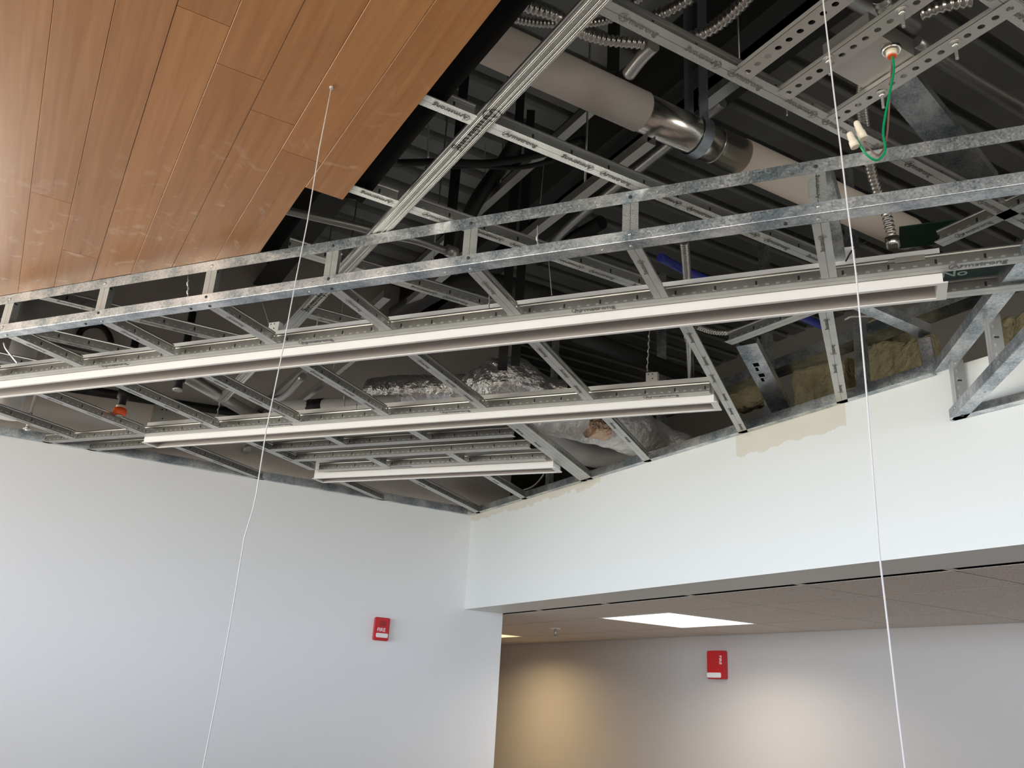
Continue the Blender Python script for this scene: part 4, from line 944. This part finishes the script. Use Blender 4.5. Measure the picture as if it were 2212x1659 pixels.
# threaded rod with nuts at the far left
q = Pz(57, 930, 0.985); t = empty('threaded_rod', q); tag(t, 'threaded hanger rod with nuts at the far left below the long light', 'threaded rod')
b = MB(); pts = [Vector((0, 0, 0.0025*i)) for i in range(170)]; b.tube(pts, 0.005, 8, rf=lambda i: 0.0066 if i % 2 else 0.0056); b.build('shank', M['white'], t)
b = MB(); b.disc((0, 0, 0.005), (0, 0, 1), 0.016, 0.003); b.build('washer', M['rod'], t)
for z in (0.008, 0.07): b = MB(); b.disc((0, 0, z), (0, 0, 1), 0.009, 0.010, 6); b.build('nut', M['rod'], t)
# black hose loop
lp = [Px(x, y, XL+0.016) for x, y in ((170, 748), (172, 720), (190, 705), (218, 705), (236, 725), (243, 755))]
free('hose_loop', spline(lp, 8), 0.014, M['black'], 'black hose loop behind the left part of the soffit', 'hose', n=12)
# long black pipe along the left wall, hidden partly by the lights
free('sprinkler_pipe', [Px(-60, 806, XL+0.024), Px(600, 905, XL+0.024)], 0.022, M['black'], 'black sprinkler pipe along the left wall behind the cross tees', 'pipe', n=16)
free('bracket_rail', [Px(100, 742, XL+0.013), Px(260, 780, XL+0.013)], 0.012, M['emt'], 'grey rail on the left wall behind the cross tees', 'rail', n=8)
# grey plenum boxes on the left wall
a_, b_ = Px(470, 655, -4.2), Px(640, 545, -4.2)
b = MB(); b.box((XL+0.003, Px(470, 600, -4.2).y, 1.36), (-4.2, Px(640, 600, -4.2).y+0.1, 1.80)); tag(b.build('duct_box', M['deckm']), 'grey sheet-metal duct box behind the soffit left of the string', 'duct')
b = MB(); b.box((-3.6, 1.0, 1.58), (-2.7, 3.0, 1.82)); tag(b.build('duct_box', M['deckm']), 'wide flat grey duct passing over the foil ducts', 'duct')
# dark green sheets with chalk marks behind the right end
p = Pz(2085, 590, 1.16); t = empty('green_sheet', p, (0, 0, A37)); tag(t, 'dark green sheet with chalk scribble behind the right end of the long light', 'sheet')
b = MB(); b.box((-0.10, -0.04, 0), (0.10, 0.06, 0.004)); gp_ = b.build('panel', M['greenboard'], t)
lettering(gp_, 'No', 0.05, -0.06, 0.01, 0, False, ma=M['chalk'], name='chalk_mark')
p = Pz(1995, 505, 1.45); t = empty('green_sheet', p, (0, 0, A37)); tag(t, 'dark green sheet scrap beside the end of the round duct', 'sheet')
b = MB(); b.box((-0.07, -0.06, 0), (0.09, 0.08, 0.004)); b.build('panel', M['greenboard'], t)
# black flat hangers
for (px, y0, y1, d_, w, lb) in ((1324, 30, 155, 2.0, 0.022, 'broad black flat hanger above the round duct'), (964, 520, 585, 2.6, 0.022, 'black flat hanger seen between the soffit tracks'), (1085, 590, 800, 2.9, 0.022, 'left dark flat hanger behind the long light above the foil'), (1113, 590, 790, 3.0, 0.022, 'right dark flat hanger behind the long light above the foil')):
    A, B = Pd(px, y1, d_), Pd(px, y0, d_)
    b = MB(); b.box((-w/2-0.006, -0.002, 0), (w/2+0.006, 0.002, 2.28-A.z)); tag(b.build('flat_hanger', M['black'], None, W(A), (0, 0, math.radians(60))), lb, 'hanger', 'black flat hangers')

# hanger wires: twisted pairs
def tie(px, y0, y1, dpt, label, tw=True, r=0.0014, px1=None):
    A = Pv(px, y1, dpt); B = Pv(px1 if px1 else px, y0, dpt); L = (B-A); b = MB(); n = max(12, int(L.length/0.004))
    b.tube([L*(i/n) for i in range(n+1)], r, 6)
    if tw: b.tube([L*(i/n) + Vector((math.cos(i*0.9), math.sin(i*0.9), 0))*r*2.2 for i in range(int(n*0.8))], r*0.9, 6)
    tag(b.build('hanger_wire', M['wire'], None, W(A)), label, 'wire', 'twisted hanger wires')
tie(1161, 488, 530, 1.742, 'kinked twisted wire standing up from the lower soffit track, middle')
tie(406, 590, 645, 1.742, 'twisted wire standing on the lower soffit track at the left')
tie(1057, 628, 672, 2.044, 'twisted wire rising from the long light right of centre')
tie(1192, 560, 638, 2.10, 'straight wire with a loop behind the long light', tw=False, px1=1185)
tie(1398, 700, 802, 2.80, 'long twisted wire holding the clip of the middle light', px1=1404)
tie(1480, 712, 738, 2.9, 'short twisted wire beside the upright ribbed conduit')
tie(744, 800, 882, 2.84, 'short twisted wire left of the printed foil duct')
tie(770, 865, 893, 2.772, 'twisted wire tied to the main tee of the middle light')
tie(582, 655, 702, 2.09, 'wire pulling up the white clip beside the string', tw=False, px1=567)
tie(466, 842, 908, 2.84, 'bent wire hanging above the left part of the middle light', px1=482)
tie(1167, 320, 440, 2.3, 'long thin wire hanging below the strut channel', tw=False, px1=1178, r=0.001)
tie(1048, 310, 430, 2.5, 'thin dark wire behind the big lettering of the ribbed tee', tw=False, r=0.002)
tie(925, 270, 340, 1.9, 'short thick wire between the felt edge and the ribbed tee', tw=False, r=0.003)
tie(1700, 205, 250, 1.9, 'short black pin hanging above the upper tee', tw=False, r=0.002)
A = Pd(8, 745, 2.7)
free('hanger_wire', spline([Pd(8, 740, 2.7), Pd(12, 752, 2.7), Pd(22, 765, 2.7), Pd(38, 785, 2.7)], 6), 0.003, M['wire'], 'bent bright wire at the far left behind the first cross tee', 'wire', 'twisted hanger wires', n=6)
